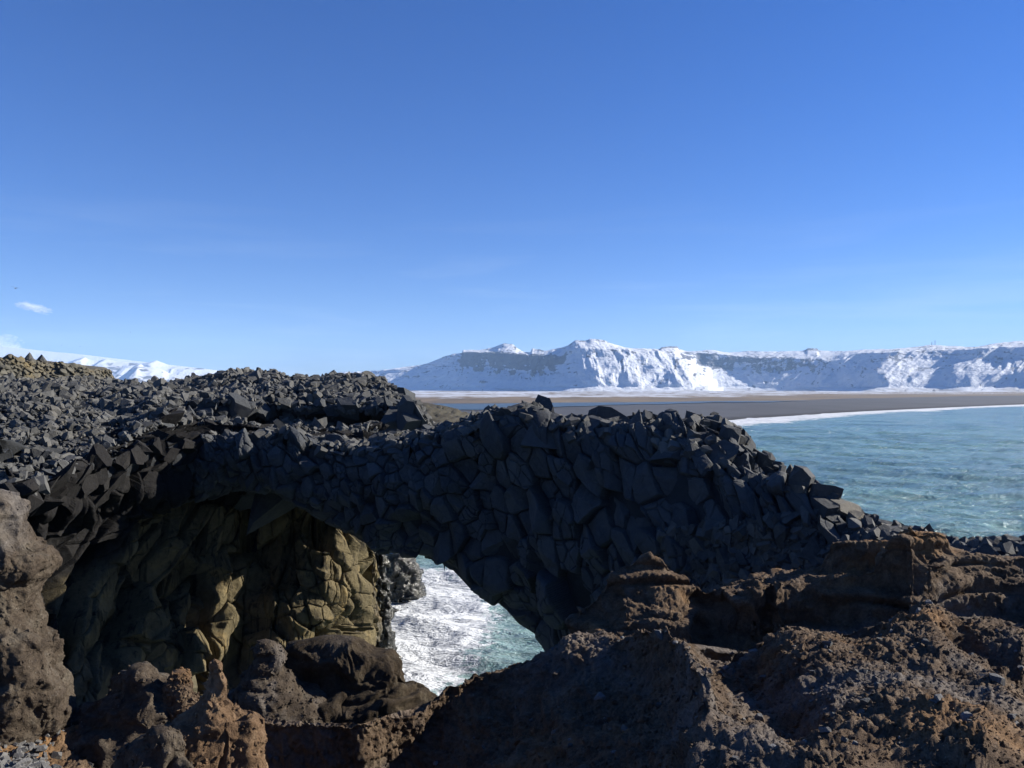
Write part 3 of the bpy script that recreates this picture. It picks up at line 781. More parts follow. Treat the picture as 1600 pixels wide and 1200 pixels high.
def build_arch():
    px = np.linspace(250, 1750, 760)
    cols = [250, 300, 350, 400, 440, 480, 520, 560, 600, 640, 670, 700, 740, 765, 790, 815, 830, 845, 865, 900, 930, 960, 985, 1010, 1040, 1065, 1100, 1130, 1150, 1165, 1182, 1210, 1235, 1250, 1272, 1285, 1300, 1330, 1360, 1380, 1400, 1450, 1500, 1550, 1600, 1750]
    crest = [690, 680, 672, 670, 668, 674, 670, 673, 668, 662, 655, 657, 650, 644, 642, 637, 640, 647, 660, 658, 661, 655, 648, 647, 650, 655, 654, 662, 674, 692, 712, 725, 738, 745, 752, 762, 770, 790, 812, 818, 818, 832, 848, 853, 856, 862]
    edge = [700, 690, 684, 682, 682, 690, 690, 692, 686, 678, 674, 670, 665, 662, 660, 655, 655, 660, 670, 674, 680, 684, 690, 694, 694, 694, 700, 706, 712, 722, 738, 748, 760, 766, 776, 786, 792, 808, 822, 828, 828, 842, 856, 861, 864, 870]
    under = [790, 780, 768, 760, 772, 800, 826, 852, 884, 884, 893, 908, 930, 948, 972, 998, 1012, 1030, 1060, 1110, 1150, 1180, 1200, 1210, 1220] + [1230]*21
    d0 = interp(fd, np.array(cols, float))
    crest = list(np.array(crest)+15); edge = list(np.array(edge)+8)
    L = []
    cz = lambda py, dd: list(zip(cols, py, dd))
    under = np.array(under, float)-np.interp(cols, [500, 600, 860, 900], [0, 22, 24, 0]); edge = np.array(edge, float); crest = np.array(crest, float)
    lowstep = np.interp(cols, [900, 1050, 1200, 1500, 1750], [0, 0.9, 2.2, 2.4, 2.2])      # talus leaning forward on the right
    L.append(cz(under, d0+0.9-lowstep))
    L.append(cz(under*0.72+edge*0.28, d0+0.0-lowstep*0.8))
    L.append(cz(under*0.3+edge*0.7, d0-0.15-lowstep*0.35))
    L.append(cz(edge, d0+0.35))
    L.append(cz(crest, d0+2.4))
    L.append(cz(crest+14, d0+4.6))
    L.append(cz((crest+under)/2-30, d0+5.6))
    L.append(cz(under-60*np.clip((under-700)/300, 0, 1), d0+4.6))
    G, V = loft(L, px, [26, 40, 40, 30, 18, 12, 14, 14], closed=True)
    nrm = grid_normals(G, True)
    # normals must point out of the rock
    cen = G.mean(0, keepdims=True)
    if ((G-cen)*nrm).sum() < 0: nrm = -nrm; 
    Vg = np.repeat(V[:, None], len(px), 1); PXg = np.repeat(px[None], len(V), 0)
    root = empty('rock_arch', tuple(P(850, 640, 25)*np.array([1, 1, 0])+np.array([0, 0, SEA])))
    tag(root, 'natural arch of dark jointed basalt blocks with sea showing through its opening', 'rock arch')
    disp = 0.35*fbm(G/2.2, 3, 200)+0.12*fbm(G/0.7, 3, 210)
    core = G-nrm*0.30+nrm*(0.45*fbm(G/2.6, 3, 200))[..., None]
    mb = MB(); mb.grid(core, closed=True, tint=0.3, flip=True)
    mb.build('core_rock', M_core, root, smooth=True)
    Gd = G+nrm*(0.45*fbm(G/2.6, 3, 200))[..., None]
    # jointed front face: one dense sheet broken into facets
    pf = np.arange(262, 1640, 1.15)
    Gf_, Vf = loft([L[7]]+L[:5], pf, [60, 90, 110, 110, 40])
    nf = grid_normals(Gf_)
    if (nf[180]*(-Gf_[180])).sum() < 0: nf = -nf
    su = np.concatenate([[0], np.cumsum(np.linalg.norm(np.diff(Gf_[260], axis=0), axis=1))])
    sv = np.concatenate([np.zeros((1, len(pf))), np.cumsum(np.linalg.norm(np.diff(Gf_, axis=0), axis=2), 0)], 0)
    sv = sv-sv[370:371]
    Uu = np.repeat(su[None], len(Vf), 0)
    wa = np.stack([fbm(Gf_/1.1, 3, 230), fbm(Gf_/1.1, 3, 233)], -1)*0.07
    U = np.stack([Uu+0.28*sv, sv/1.25], -1)+wa
    pyf = HZ-Gf_[..., 2]/Gf_[..., 1]*F; pxf = np.repeat(pf[None], len(Vf), 0)
    bx = np.interp(pf, [262, 600, 760, 900, 1200, 1400, 1640], [0.45, 0.44, 0.62, 0.80, 0.62, 0.45, 0.42])
    uu_of = su+0.0
    def radf(q):
        r_ = np.interp(q[:, 0], uu_of, bx)
        pxa = np.interp(q[:, 0]-0.28*q[:, 1]*1.25, su, pf); 
        low = (pxa > 1040)&(q[:, 1] < np.interp(pxa, [1040, 1130, 1300, 1400, 1640], [-3.4, -2.5, -1.2, -0.55, -0.4]))
        return np.where(low, 0.30, r_)
    dj, I1, tj, ej = jointed(U, radf, 21, 0.26, 0.36, 0.02, 0.11)
    d2, I2, tj2, e2 = jointed(U+0.5*wa, lambda q: 0.42*radf(q)+0.02, 22, 0.06, 0.16, 0.014, 0.04, 30000)
    hard = np.random.default_rng(5).random(tj.shape[0]) > 0.45
    dj = dj+d2*np.where(hard[I1], 0.25, 0.9)
    dj = dj+0.45*fbm(Gf_/2.6, 3, 200)+0.018*fbm(Gf_/0.25, 3, 240)+0.03*fbm(Gf_/0.6, 2, 244)+0.05
    dj = dj*(1-0.65*sstep(1.5, 0.9, Vf))[:, None]
    Gj = Gf_+nf*dj[..., None]
    q = grid_faces(len(Vf), len(pf))
    mesh_np('jointed_face', Gj.reshape(-1, 3), q, np.full(len(q), 4), M_basalt, root, False, {'tint': np.clip(tj[I1]*0.7+0.3*tj2[I2], 0, 1).ravel()})
    # separate blocks along the crest, the back and the underside
    wgt = np.ones_like(Vg)
    pts, nn, r, c = sample_grid(Gd, nrm, 34000, wgt)
    v = np.interp(r, np.arange(len(V)), V); pxx = np.interp(c, np.arange(len(px)), px)
    pyy = HZ-pts[:, 2]/pts[:, 1]*F
    rad = np.full(len(pts), 0.66)
    rad = np.where(pxx < 760, 0.46, rad)
    rad *= np.clip(np.interp(pxx, [300, 600, 780, 900, 1200, 1350, 1700], [0.9, 0.85, 1.15, 1.1, 0.85, 0.7, 0.6]), 0.4, 2)
    lower = (pxx > 1040)&(v < 2.0)&(pyy > 800+(1300-pxx)*0.12)
    rad = np.where(lower, 0.34, rad)
    rad = np.where((v >= 2.9)&(v < 4.5), rad*0.75, rad)
    rad = np.where(v > 4.6, 1.3, rad)
    rad *= np.clip(rng.lognormal(0, 0.30, len(pts)), 0.5, 1.35)
    vis = (pyy < 1100)&(v > 3.0)&(v < 7.0)
    pts, nn, rad, pxx, v = pts[vis], nn[vis], rad[vis], pxx[vis], v[vis]
    o = np.argsort(-rad*rng.uniform(0.7, 1.3, len(rad)))
    o = np.concatenate([o[:4000][rng.permutation(min(4000, len(o)))], o[4000:]])
    pts, nn, rad, v, pxx = pts[o], nn[o], rad[o], v[o], pxx[o]
    k = poisson(pts, rad)
    print('arch blocks', len(k))
    mb = MB()
    def cdir(p): return np.array([0.35, -0.1, 1.0])
    blocks(mb, pts[k], nn[k], rad[k]*0.5*1.25, off=0.16, tilt=0.30, gap=0.005, col=cdir, stretch=1.3, depth=1.5, chips=2, two=0.6)
    rough_build(mb, 'jointed_blocks', M_basalt, root, 2, 0.012, 0, 220, False)
    # broken stones on the crest and in the lower right scree
    mb = MB()
    w = ((Vg > 2.9)&(Vg < 5.2)).astype(float)*np.interp(PXg, [300, 640, 900, 1180, 1300, 1400, 1750], [1.5, 1.3, 0.7, 0.5, 0.6, 1.2, 1.6])
    pts, nn, r, c = sample_grid(Gd, nrm, 2600, w)
    scatter(mb, pts, nn, rng.uniform(0.07, 0.26, len(pts))**1.0, 0.5, 0.1)
    PYg = HZ-Gd[..., 2]/Gd[..., 1]*F
    w = ((Vg > 0.4)&(Vg < 2.9)&(PXg > 1030)&(PYg > 800+(1300-PXg)*0.12)&(PYg < 1000)).astype(float)
    pts, nn, r, c = sample_grid(Gd, nrm, 5200, w)
    scatter(mb, pts, nn, np.clip(rng.lognormal(-2.3, 0.45, len(pts)), 0.04, 0.34), 0.45, 0.2, (0, 0.6))
    mb.build('loose_stones', M_rubble, root)
    return G, nrm, px, V
ARCH = build_arch()

# ------------------------------------------------------------------ headland with the cave on the left
def build_headland():
    px = np.linspace(-260, 640, 520)
    root = empty('headland', (-14, 30, SEA))
    tag(root, 'dark basalt headland on the left, its hollow side lined with tan rock columns', 'headland')
    L = [
     # cave wall from foot to roof
     [(-260, 1400, 22), (0, 1350, 23), (130, 1300, 24), (220, 1270, 26.6), (300, 1240, 28.6), (400, 1180, 30.3), (500, 1140, 31.3), (560, 1090, 34), (600, 1015, 45), (622, 1010, 46), (640, 1010, 50)],
     [(-260, 1050, 22), (0, 1050, 22.5), (130, 1060, 23.2), (220, 1040, 26.4), (300, 1020, 28.8), (400, 1010, 30.6), (500, 985, 31.5), (560, 985, 33.5), (600, 970, 42), (622, 970, 45), (640, 975, 50)],
     [(-260, 900, 22), (0, 900, 22), (100, 900, 23.5), (200, 900, 26.8), (300, 890, 29.6), (400, 890, 31.6), (500, 900, 32), (560, 915, 33.5), (600, 925, 41), (622, 930, 44.5), (640, 935, 50)],
     [(-260, 830, 21), (0, 830, 21.5), (100, 820, 24), (200, 800, 27), (300, 780, 30.2), (400, 775, 32), (500, 810, 32.6), (560, 855, 34), (600, 885, 40), (622, 893, 44), (640, 900, 50)],
     # roof comes forward to the dark overhang
     [(-260, 815, 19), (0, 800, 20), (60, 795, 21.5), (130, 780, 23.5), (200, 762, 25.5), (300, 752, 28.5), (400, 742, 30), (500, 765, 31), (560, 800, 33), (600, 830, 37), (640, 850, 42)],
     [(-260, 810, 17), (0, 790, 19), (60, 780, 20.5), (130, 740, 23), (200, 712, 25), (270, 690, 27), (330, 680, 28.2), (400, 690, 28.8), (500, 705, 29.5), (560, 720, 30), (640, 740, 34)],
     # lip
     [(-260, 800, 16.5), (0, 775, 18.5), (60, 768, 20), (110, 735, 22.5), (160, 705, 24.5), (210, 680, 26.5), (265, 656, 28.5), (300, 652, 29.5), (350, 660, 30), (400, 668, 30.3), (500, 676, 31), (560, 678, 31.5), (640, 670, 33)],
     # rubble slope climbing away
     [(-260, 720, 20), (0, 700, 22.5), (60, 690, 24.5), (110, 675, 27), (160, 660, 29.5), (210, 644, 32), (265, 630, 34), (300, 634, 34.5), (350, 648, 34.5), (400, 668, 34), (500, 678, 34), (560, 676, 34), (640, 668, 36)],
     [(-260, 650, 28), (0, 643, 30), (60, 638, 32), (110, 632, 34), (160, 625, 37), (210, 618, 39), (265, 614, 40), (300, 616, 40), (350, 625, 40), (400, 645, 39), (500, 668, 38), (640, 672, 38)],
     [(-260, 622, 40), (0, 619, 43), (60, 618, 45), (110, 617, 47), (160, 616, 50), (210, 613, 52), (265, 609, 52), (300, 608, 51), (350, 610, 50), (400, 620, 50), (500, 640, 50), (640, 660, 50)],
     [(-260, 606, 60), (0, 606, 64), (60, 606, 66), (160, 607, 68), (230, 607, 68), (300, 606, 66), (400, 610, 64), (640, 640, 60)],
     [(-260, 640, 80), (640, 700, 72)],
    ]
    L = [[((500+(a-500)*0.80) if a > 500 else a, b, c) for a, b, c in ln] for ln in L]
    px = px[px < 592]
    G, V = loft(L, px, [16, 34, 30, 16, 18, 14, 34, 30, 30, 22, 6])
    nrm = -grid_normals(G)
    mid = len(V)//3
    if (nrm[mid]*(-G[mid])).sum() < 0: nrm = -nrm
    Vg = np.repeat(V[:, None], len(px), 1); PXg = np.repeat(px[None], len(V), 0)
    amp = np.where(Vg < 5, 0.55, 0.45)
    dsp = amp*fbm(G/2.6, 4, 300)+0.25*fbm(G/0.9, 3, 310)*(Vg > 5.5)-1.3*sstep(6, 7, Vg)*sstep(9.6, 8.6, Vg)*np.abs(fbm(G/5.5, 2, 306))
    # hollows between the columns of the cave
    cave = sstep(4.3, 3.4, Vg)
    colx = G[..., 0]*0.9+G[..., 2]*-0.35
    dsp += cave*0.75*ridged(np.stack([colx/1.7, G[..., 2]/7+G[..., 0]/9, G[..., 1]/8], -1), 3, 320)
    dsp += -1.2*sstep(5, 6.5, Vg)*sstep(9, 7, Vg)*np.clip(fbm(G/3.3, 2, 333)-0.15, 0, 1)
    Gd = G+nrm*dsp[..., None]
    # core
    up = V >= 4.0
    lo = V <= 4.3
    mb = MB(); mb.grid(Gd[lo]-nrm[lo]*2.2, tint=0.3, flip=False); mb.build('cave_core', M_core, root, smooth=True)
    mb = MB(); mb.grid(Gd[up]-nrm[up]*0.15, tint=0.4, flip=False); mb.build('upper_core', M_core, root, smooth=True)
    # cave wall: fluted columns fanning out from the roof, worn and broken off at different depths
    pc = np.arange(30, 588, 1.1)
    Gc, Vc = loft(L[:6], pc, [26, 120, 110, 60, 40])
    nc = -grid_normals(Gc)
    if (nc[len(Vc)//3]*(-Gc[len(Vc)//3])).sum() < 0: nc = -nc
    Vcg = np.repeat(Vc[:, None], len(pc), 1); PXc = np.repeat(pc[None], len(Vc), 0); PYc = HZ-Gc[..., 2]/Gc[..., 1]*F
    Gw = Gc+0.14*np.stack([fbm(Gc/1.8, 3, 801), fbm(Gc/1.8, 3, 803), fbm(Gc/1.8, 3, 805)], -1)
    ax, az = -9.2, 1.5
    th = np.arctan2(Gw[..., 0]-ax, -(Gw[..., 2]-az)); rr = np.hypot(Gw[..., 0]-ax, Gw[..., 2]-az)
    U = np.stack([th*6.5+0.45*(Gw[..., 1]-30), rr/3.1], -1).reshape(-1, 2)
    lo_, hi_ = U.min(0)-1, U.max(0)+1
    ns = int((hi_-lo_).prod()/0.36)
    r8 = np.random.default_rng(11); sd = lo_+r8.random((ns, 2))*(hi_-lo_)
    for it in range(2):      # relax a little so that the columns are of like width
        dd2 = ((sd[:, None]-sd[None])**2).sum(-1)+np.eye(ns)*99; j = dd2.argmin(1); v_ = sd-sd[j]; sd = sd+v_*0.2
    F1 = np.zeros(len(U)); F2 = np.zeros(len(U)); I1 = np.zeros(len(U), int)
    for c0 in range(0, len(U), 20000):
        dd2 = ((U[c0:c0+20000, None]-sd[None])**2).sum(-1)
        p2 = np.argpartition(dd2, 1, axis=1)[:, :2]; q_ = np.take_along_axis(dd2, p2, 1); o_ = q_.argsort(1)
        q_ = np.take_along_axis(q_, o_, 1); p2 = np.take_along_axis(p2, o_, 1)
        F1[c0:c0+20000] = np.sqrt(q_[:, 0]); F2[c0:c0+20000] = np.sqrt(q_[:, 1]); I1[c0:c0+20000] = p2[:, 0]
    offc = r8.normal(0, 0.34, ns); tu = r8.normal(0, 0.75, ns); tv_ = r8.normal(0, 0.35, ns); tn_ = r8.uniform(0.1, 0.95, ns)
    du_ = U-sd[I1]
    tu2 = r8.normal(0, 0.9, ns); tv2 = r8.normal(0, 0.6, ns); o2 = r8.uniform(0.02, 0.22, ns)
    dc = offc[I1]+np.minimum(tu[I1]*du_[:, 0]+tv_[I1]*du_[:, 1], tu2[I1]*du_[:, 0]+tv2[I1]*du_[:, 1]+o2[I1])-0.10*np.exp(-((F2-F1)/0.05)**2)
    dc = dc.reshape(Vcg.shape)
    Uc = (U*np.array([1.0, 2.2])).reshape(Vcg.shape+(2,))
    d3, I3, t3, e3 = jointed(Uc, lambda q: 0.0*q[:, 0]+0.62, 31, 0.10, 0.26, 0.02, 0.06, 12000)
    dc = dc+0.8*d3
    dc += -1.5*np.clip(fbm(Gc/2.4, 2, 811)-0.30, 0, 1)+0.02*ridged(Gc/0.5, 3, 815)+0.02*fbm(Gc/0.15, 3, 817)+0.4*fbm(Gc/2.2, 2, 819)
    dc *= np.clip(Vcg/0.4, 0, 1)*sstep(5.0, 4.3, Vcg)
    dc -= 0.75*sstep(3.9, 4.6, Vcg)
    Gk = Gc+nc*dc[..., None]
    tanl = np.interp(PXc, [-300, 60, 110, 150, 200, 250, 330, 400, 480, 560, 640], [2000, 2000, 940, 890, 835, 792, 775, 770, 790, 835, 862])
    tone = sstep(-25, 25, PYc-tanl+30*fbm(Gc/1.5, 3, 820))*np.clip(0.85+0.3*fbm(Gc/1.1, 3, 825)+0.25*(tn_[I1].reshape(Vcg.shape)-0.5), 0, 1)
    wet = sstep(528, 552, PXc+12*fbm(Gc/1.0, 2, 830))*sstep(1000, 900, 1000+0*PYc)+0.35*sstep(1010, 1060, PYc)
    q = grid_faces(len(Vc), len(pc))
    mesh_np('cave_wall', Gk.reshape(-1, 3), q, np.full(len(q), 4), M_cave, root, False, {'tint': tn_[I1], 'tone': tone.ravel(), 'wet': np.clip(wet, 0, 1).ravel()})
    # dark overhang and lip
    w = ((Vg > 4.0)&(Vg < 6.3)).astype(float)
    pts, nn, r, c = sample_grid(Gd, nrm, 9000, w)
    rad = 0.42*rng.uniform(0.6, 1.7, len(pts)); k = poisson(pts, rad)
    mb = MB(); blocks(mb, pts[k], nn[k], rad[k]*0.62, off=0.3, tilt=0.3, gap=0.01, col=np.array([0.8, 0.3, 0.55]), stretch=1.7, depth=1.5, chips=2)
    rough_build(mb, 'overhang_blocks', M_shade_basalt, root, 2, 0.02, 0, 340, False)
    # upper slope: jointed rock, then rubble
    w = ((Vg > 6.1)&(Vg < 10)).astype(float)/(Gd[..., 1]/30)**1.3
    pts, nn, r, c = sample_grid(Gd, nrm, 16000, w)
    rad = 0.42*rng.uniform(0.5, 1.7, len(pts))*np.clip(pts[:, 1]/35, 0.8, 1.3); k = poisson(pts, rad)
    mb = MB(); blocks(mb, pts[k]-nn[k]*0.10, nn[k], rad[k]*0.6, off=0.35, tilt=0.35, gap=0.02, depth=1.3, chips=3)
    rough_build(mb, 'slope_blocks', M_basalt, root, 1, 0.02, 0, 345, False)
    w = ((Vg > 5.8)&(Vg < 10)).astype(float)/(Gd[..., 1]/30)**1.4
    pts, nn, r, c = sample_grid(Gd, nrm, 46000, w)
    size = np.clip(rng.lognormal(-2.4, 0.55, len(pts)), 0.04, 0.36)*np.clip(pts[:, 1]/38, 0.75, 1.15)
    mb = MB(); scatter(mb, pts, nn, size, 0.55, 0.05)
    mb.build('rubble', M_rubble, root)
build_headland()

# ------------------------------------------------------------------ rubble mound behind the arch
def build_mound():
    px = np.linspace(180, 700, 360)
    root = empty('rock_mound', (-11, 44, SEA))
    tag(root, 'rounded black mound covered in loose angular rubble behind the arch, under the skyline', 'rock mound')
    sk = [(180, 604), (230, 600), (262, 596), (290, 591), (310, 586), (330, 581), (350, 578), (380, 575), (420, 574), (440, 578), (465, 582), (490, 583), (505, 582), (520, 579), (545, 582), (575, 583), (590, 584), (610, 593), (640, 612), (655, 630), (668, 650), (685, 680), (700, 760)]
    sk = [(a, b+13, c) for (a, b), c in zip(sk, np.interp([s[0] for s in sk], [180, 400, 600, 700], [50, 49, 46, 42]))]
    def between(f, d, lo):   # a line a fraction f of the way down to the base row, at depth d
        return [(a, b*(1-f)+lo(a)*f, d(a)) for a, b, c in sk]
    lo = lambda a: float(np.interp(a, [180, 400, 600, 660, 700], [660, 676, 676, 668, 770]))
    L = [
     [(a, lo(a)+60, 38.0) for a, b, c in sk],
     between(1.0, lambda a: float(np.interp(a, [180, 360, 420, 600, 640, 700], [36, 36.5, 41.5, 41, 36.0, 37])), lo),
     between(0.55, lambda a: float(np.interp(a, [180, 360, 420, 600, 640, 700], [38, 36.8, 38.6, 37.6, 36.5, 38])), lo),
     between(0.30, lambda a: float(np.interp(a, [180, 360, 500, 640, 700], [43, 42, 41, 39.5, 39.5])), lo),
     sk,
     [(a, b+20, c+8) for a, b, c in sk],
     [(a, b+120, c+12) for a, b, c in sk],
    ]
    G, V = loft(L, px, [6, 34, 26, 40, 14, 6])
    nrm = grid_normals(G)
    if (nrm[30]*(-G[30])).sum() < 0: nrm = -nrm
    Vg = np.repeat(V[:, None], len(px), 1)
    dsp = 0.5*fbm(G/3, 4, 400)*sstep(5, 3.6, Vg)+0.12*fbm(G/0.9, 3, 410)
    Gd = G+nrm*dsp[..., None]
    mb = MB(); mb.grid(Gd-nrm*0.2, tint=0.4, flip=False); mb.build('mound_core', M_core, root, smooth=True)
    w = ((Vg > 0.2)&(Vg < 4.6)).astype(float)
    pts, nn, r, c = sample_grid(Gd, nrm, 12000, w)
    pxx = np.interp(c, np.arange(len(px)), px)
    rad = np.where(pxx > 590, 1.0, 0.6)*rng.uniform(0.6, 1.3, len(pts)); k = poisson(pts, rad)
    mb = MB(); blocks(mb, pts[k], nn[k], rad[k]*0.6, off=0.4, tilt=0.35, gap=0.02, depth=1.2, chips=3, col=np.array([-0.5, 0.1, 1.0]), stretch=1.3)
    rough_build(mb, 'jointed_blocks', M_basalt, root, 1, 0.02, 0, 420, False)
    w = ((Vg > 1.9)&(Vg < 4.8)).astype(float)
    pts, nn, r, c = sample_grid(Gd, nrm, 12000, w)
    mb = MB(); scatter(mb, pts, nn, np.clip(rng.lognormal(-2.1, 0.45, len(pts)), 0.05, 0.4), 0.55, 0.0)
    mb.build('rubble', M_rubble, root)
build_mound()

# ------------------------------------------------------------------ flat-topped cliff on the far left
def build_flat_cliff():
    px = np.linspace(-300, 186, 260)
    root = empty('flat_topped_cliff', (-60, 90, SEA))
    tag(root, 'flat-topped grey cliff with an ochre lichen rim, far left in front of the snow peaks', 'cliff')
    top = [(-300, 546), (-60, 559), (0, 563), (40, 565), (80, 569), (120, 574), (150, 577), (166, 579), (172, 584), (178, 592), (186, 604)]
    d = lambda a: float(np.interp(a, [-300, 0, 160, 172, 186], [66, 74, 84, 87, 93]))
    L = [[(a, 625, d(a)-3) for a, b in top], [(a, max(600, b+10), d(a)-2) for a, b in top], [(a, b+7, d(a)-0.6) for a, b in top], [(a, b, d(a)) for a, b in top], [(a, b+1.2, d(a)+14) for a, b in top], [(a, b+80, d(a)+20) for a, b in top]]
    G, V = loft(L, px, [12, 50, 14, 10, 6])
    nrm = grid_normals(G)
    if (nrm[20]*(-G[20])).sum() < 0: nrm = -nrm
    Vg = np.repeat(V[:, None], len(px), 1)
    Gd = G+nrm*((0.9*fbm(G/3, 4, 500)+0.4*fbm(G/1.0, 3, 510))*sstep(3.4, 2.6, Vg))[..., None]
    mb = MB(); mb.grid(Gd-nrm*0.1); mb.build('cliff_face', M_ochre, root, smooth=True)
    pts, nn, r, c = sample_grid(Gd, nrm, 9000, ((Vg < 3.1)&(Vg > 0.1)).astype(float))
    rad = rng.uniform(0.3, 0.8, len(pts)); vv_ = np.interp(r, np.arange(len(V)), V); rad = np.where(vv_ > 1.7, rad*0.6, rad); k = poisson(pts, rad); k = k[vv_[k] < 2.55]
    mb = MB(); blocks(mb, pts[k], nn[k], rad[k]*0.6, off=0.15, tilt=0.22, gap=0.02, depth=1.2, chips=1)
    rough_build(mb, 'cliff_blocks', M_ochre, root, 1, 0.05, 1, 530)
    pts, nn, r, c = sample_grid(Gd, nrm, 1500, ((Vg < 1.2)&(Vg > 0.05)).astype(float))
    mb = MB(); scatter(mb, pts, nn, rng.uniform(0.15, 0.55, len(pts)), 0.5, 0.0); mb.build('fallen_rubble', M_rubble, root)
    # the two small pointed rocks on its edge
    for i, (a, b, h, lab) in enumerate(((46, 560, 0.6, 'small pointed rock on the cliff edge, the left one of the pair'), (65, 562, 0.5, 'small pointed rock on the cliff edge, the right one of the pair'))):
        p = P(a, b, 79.5)
        pg = cube((0.45, 0.4, h*1.4))
        for q in range(9):
            an = q*0.7+i; pg = clip(pg, tuple(unit([cos(an), sin(an), random.uniform(0.4, 0.7)])), random.uniform(0.24, 0.34)+0.05)
        mb = MB(); mb.polys([[(v[0]+p[0], v[1]+p[1], v[2]+p[2]) for v in f] for f in pg], 0.5)
        o = mb.build('pointed_rock', M_rubble, origin=p); tag(o, lab, 'rock', 'pointed rocks on the flat cliff')
build_flat_cliff()

# ------------------------------------------------------------------ brown tuff ground in the foreground
def tuff_detail(G, nrm, fine=1.0, seed=600, strata=0.0):
    Gw = G+0.12*np.stack([fbm(G/0.6, 2, seed+41), fbm(G/0.6, 2, seed+43), fbm(G/0.6, 2, seed+45)], -1)
    d = 0.13*fbm(Gw/1.3, 4, seed)+0.055*ridged(Gw/0.5, 4, seed+10)*fine+0.06*np.abs(fbm(Gw/0.24, 3, seed+15))*fine+0.036*np.abs(fbm(G/0.085, 3, seed+20))*fine+0.010*fbm(G/0.03, 2, seed+25)*fine-0.13
    if strata:
        q = np.stack([G[..., 0]/1.6, G[..., 1]/1.6, G[..., 2]/0.16+0.5*fbm(G/1.3, 2, seed+31)], -1)
        d = d+strata*(np.abs(vnoise(q, seed+30))*1.6-0.5)
    return G+nrm*d[..., None]

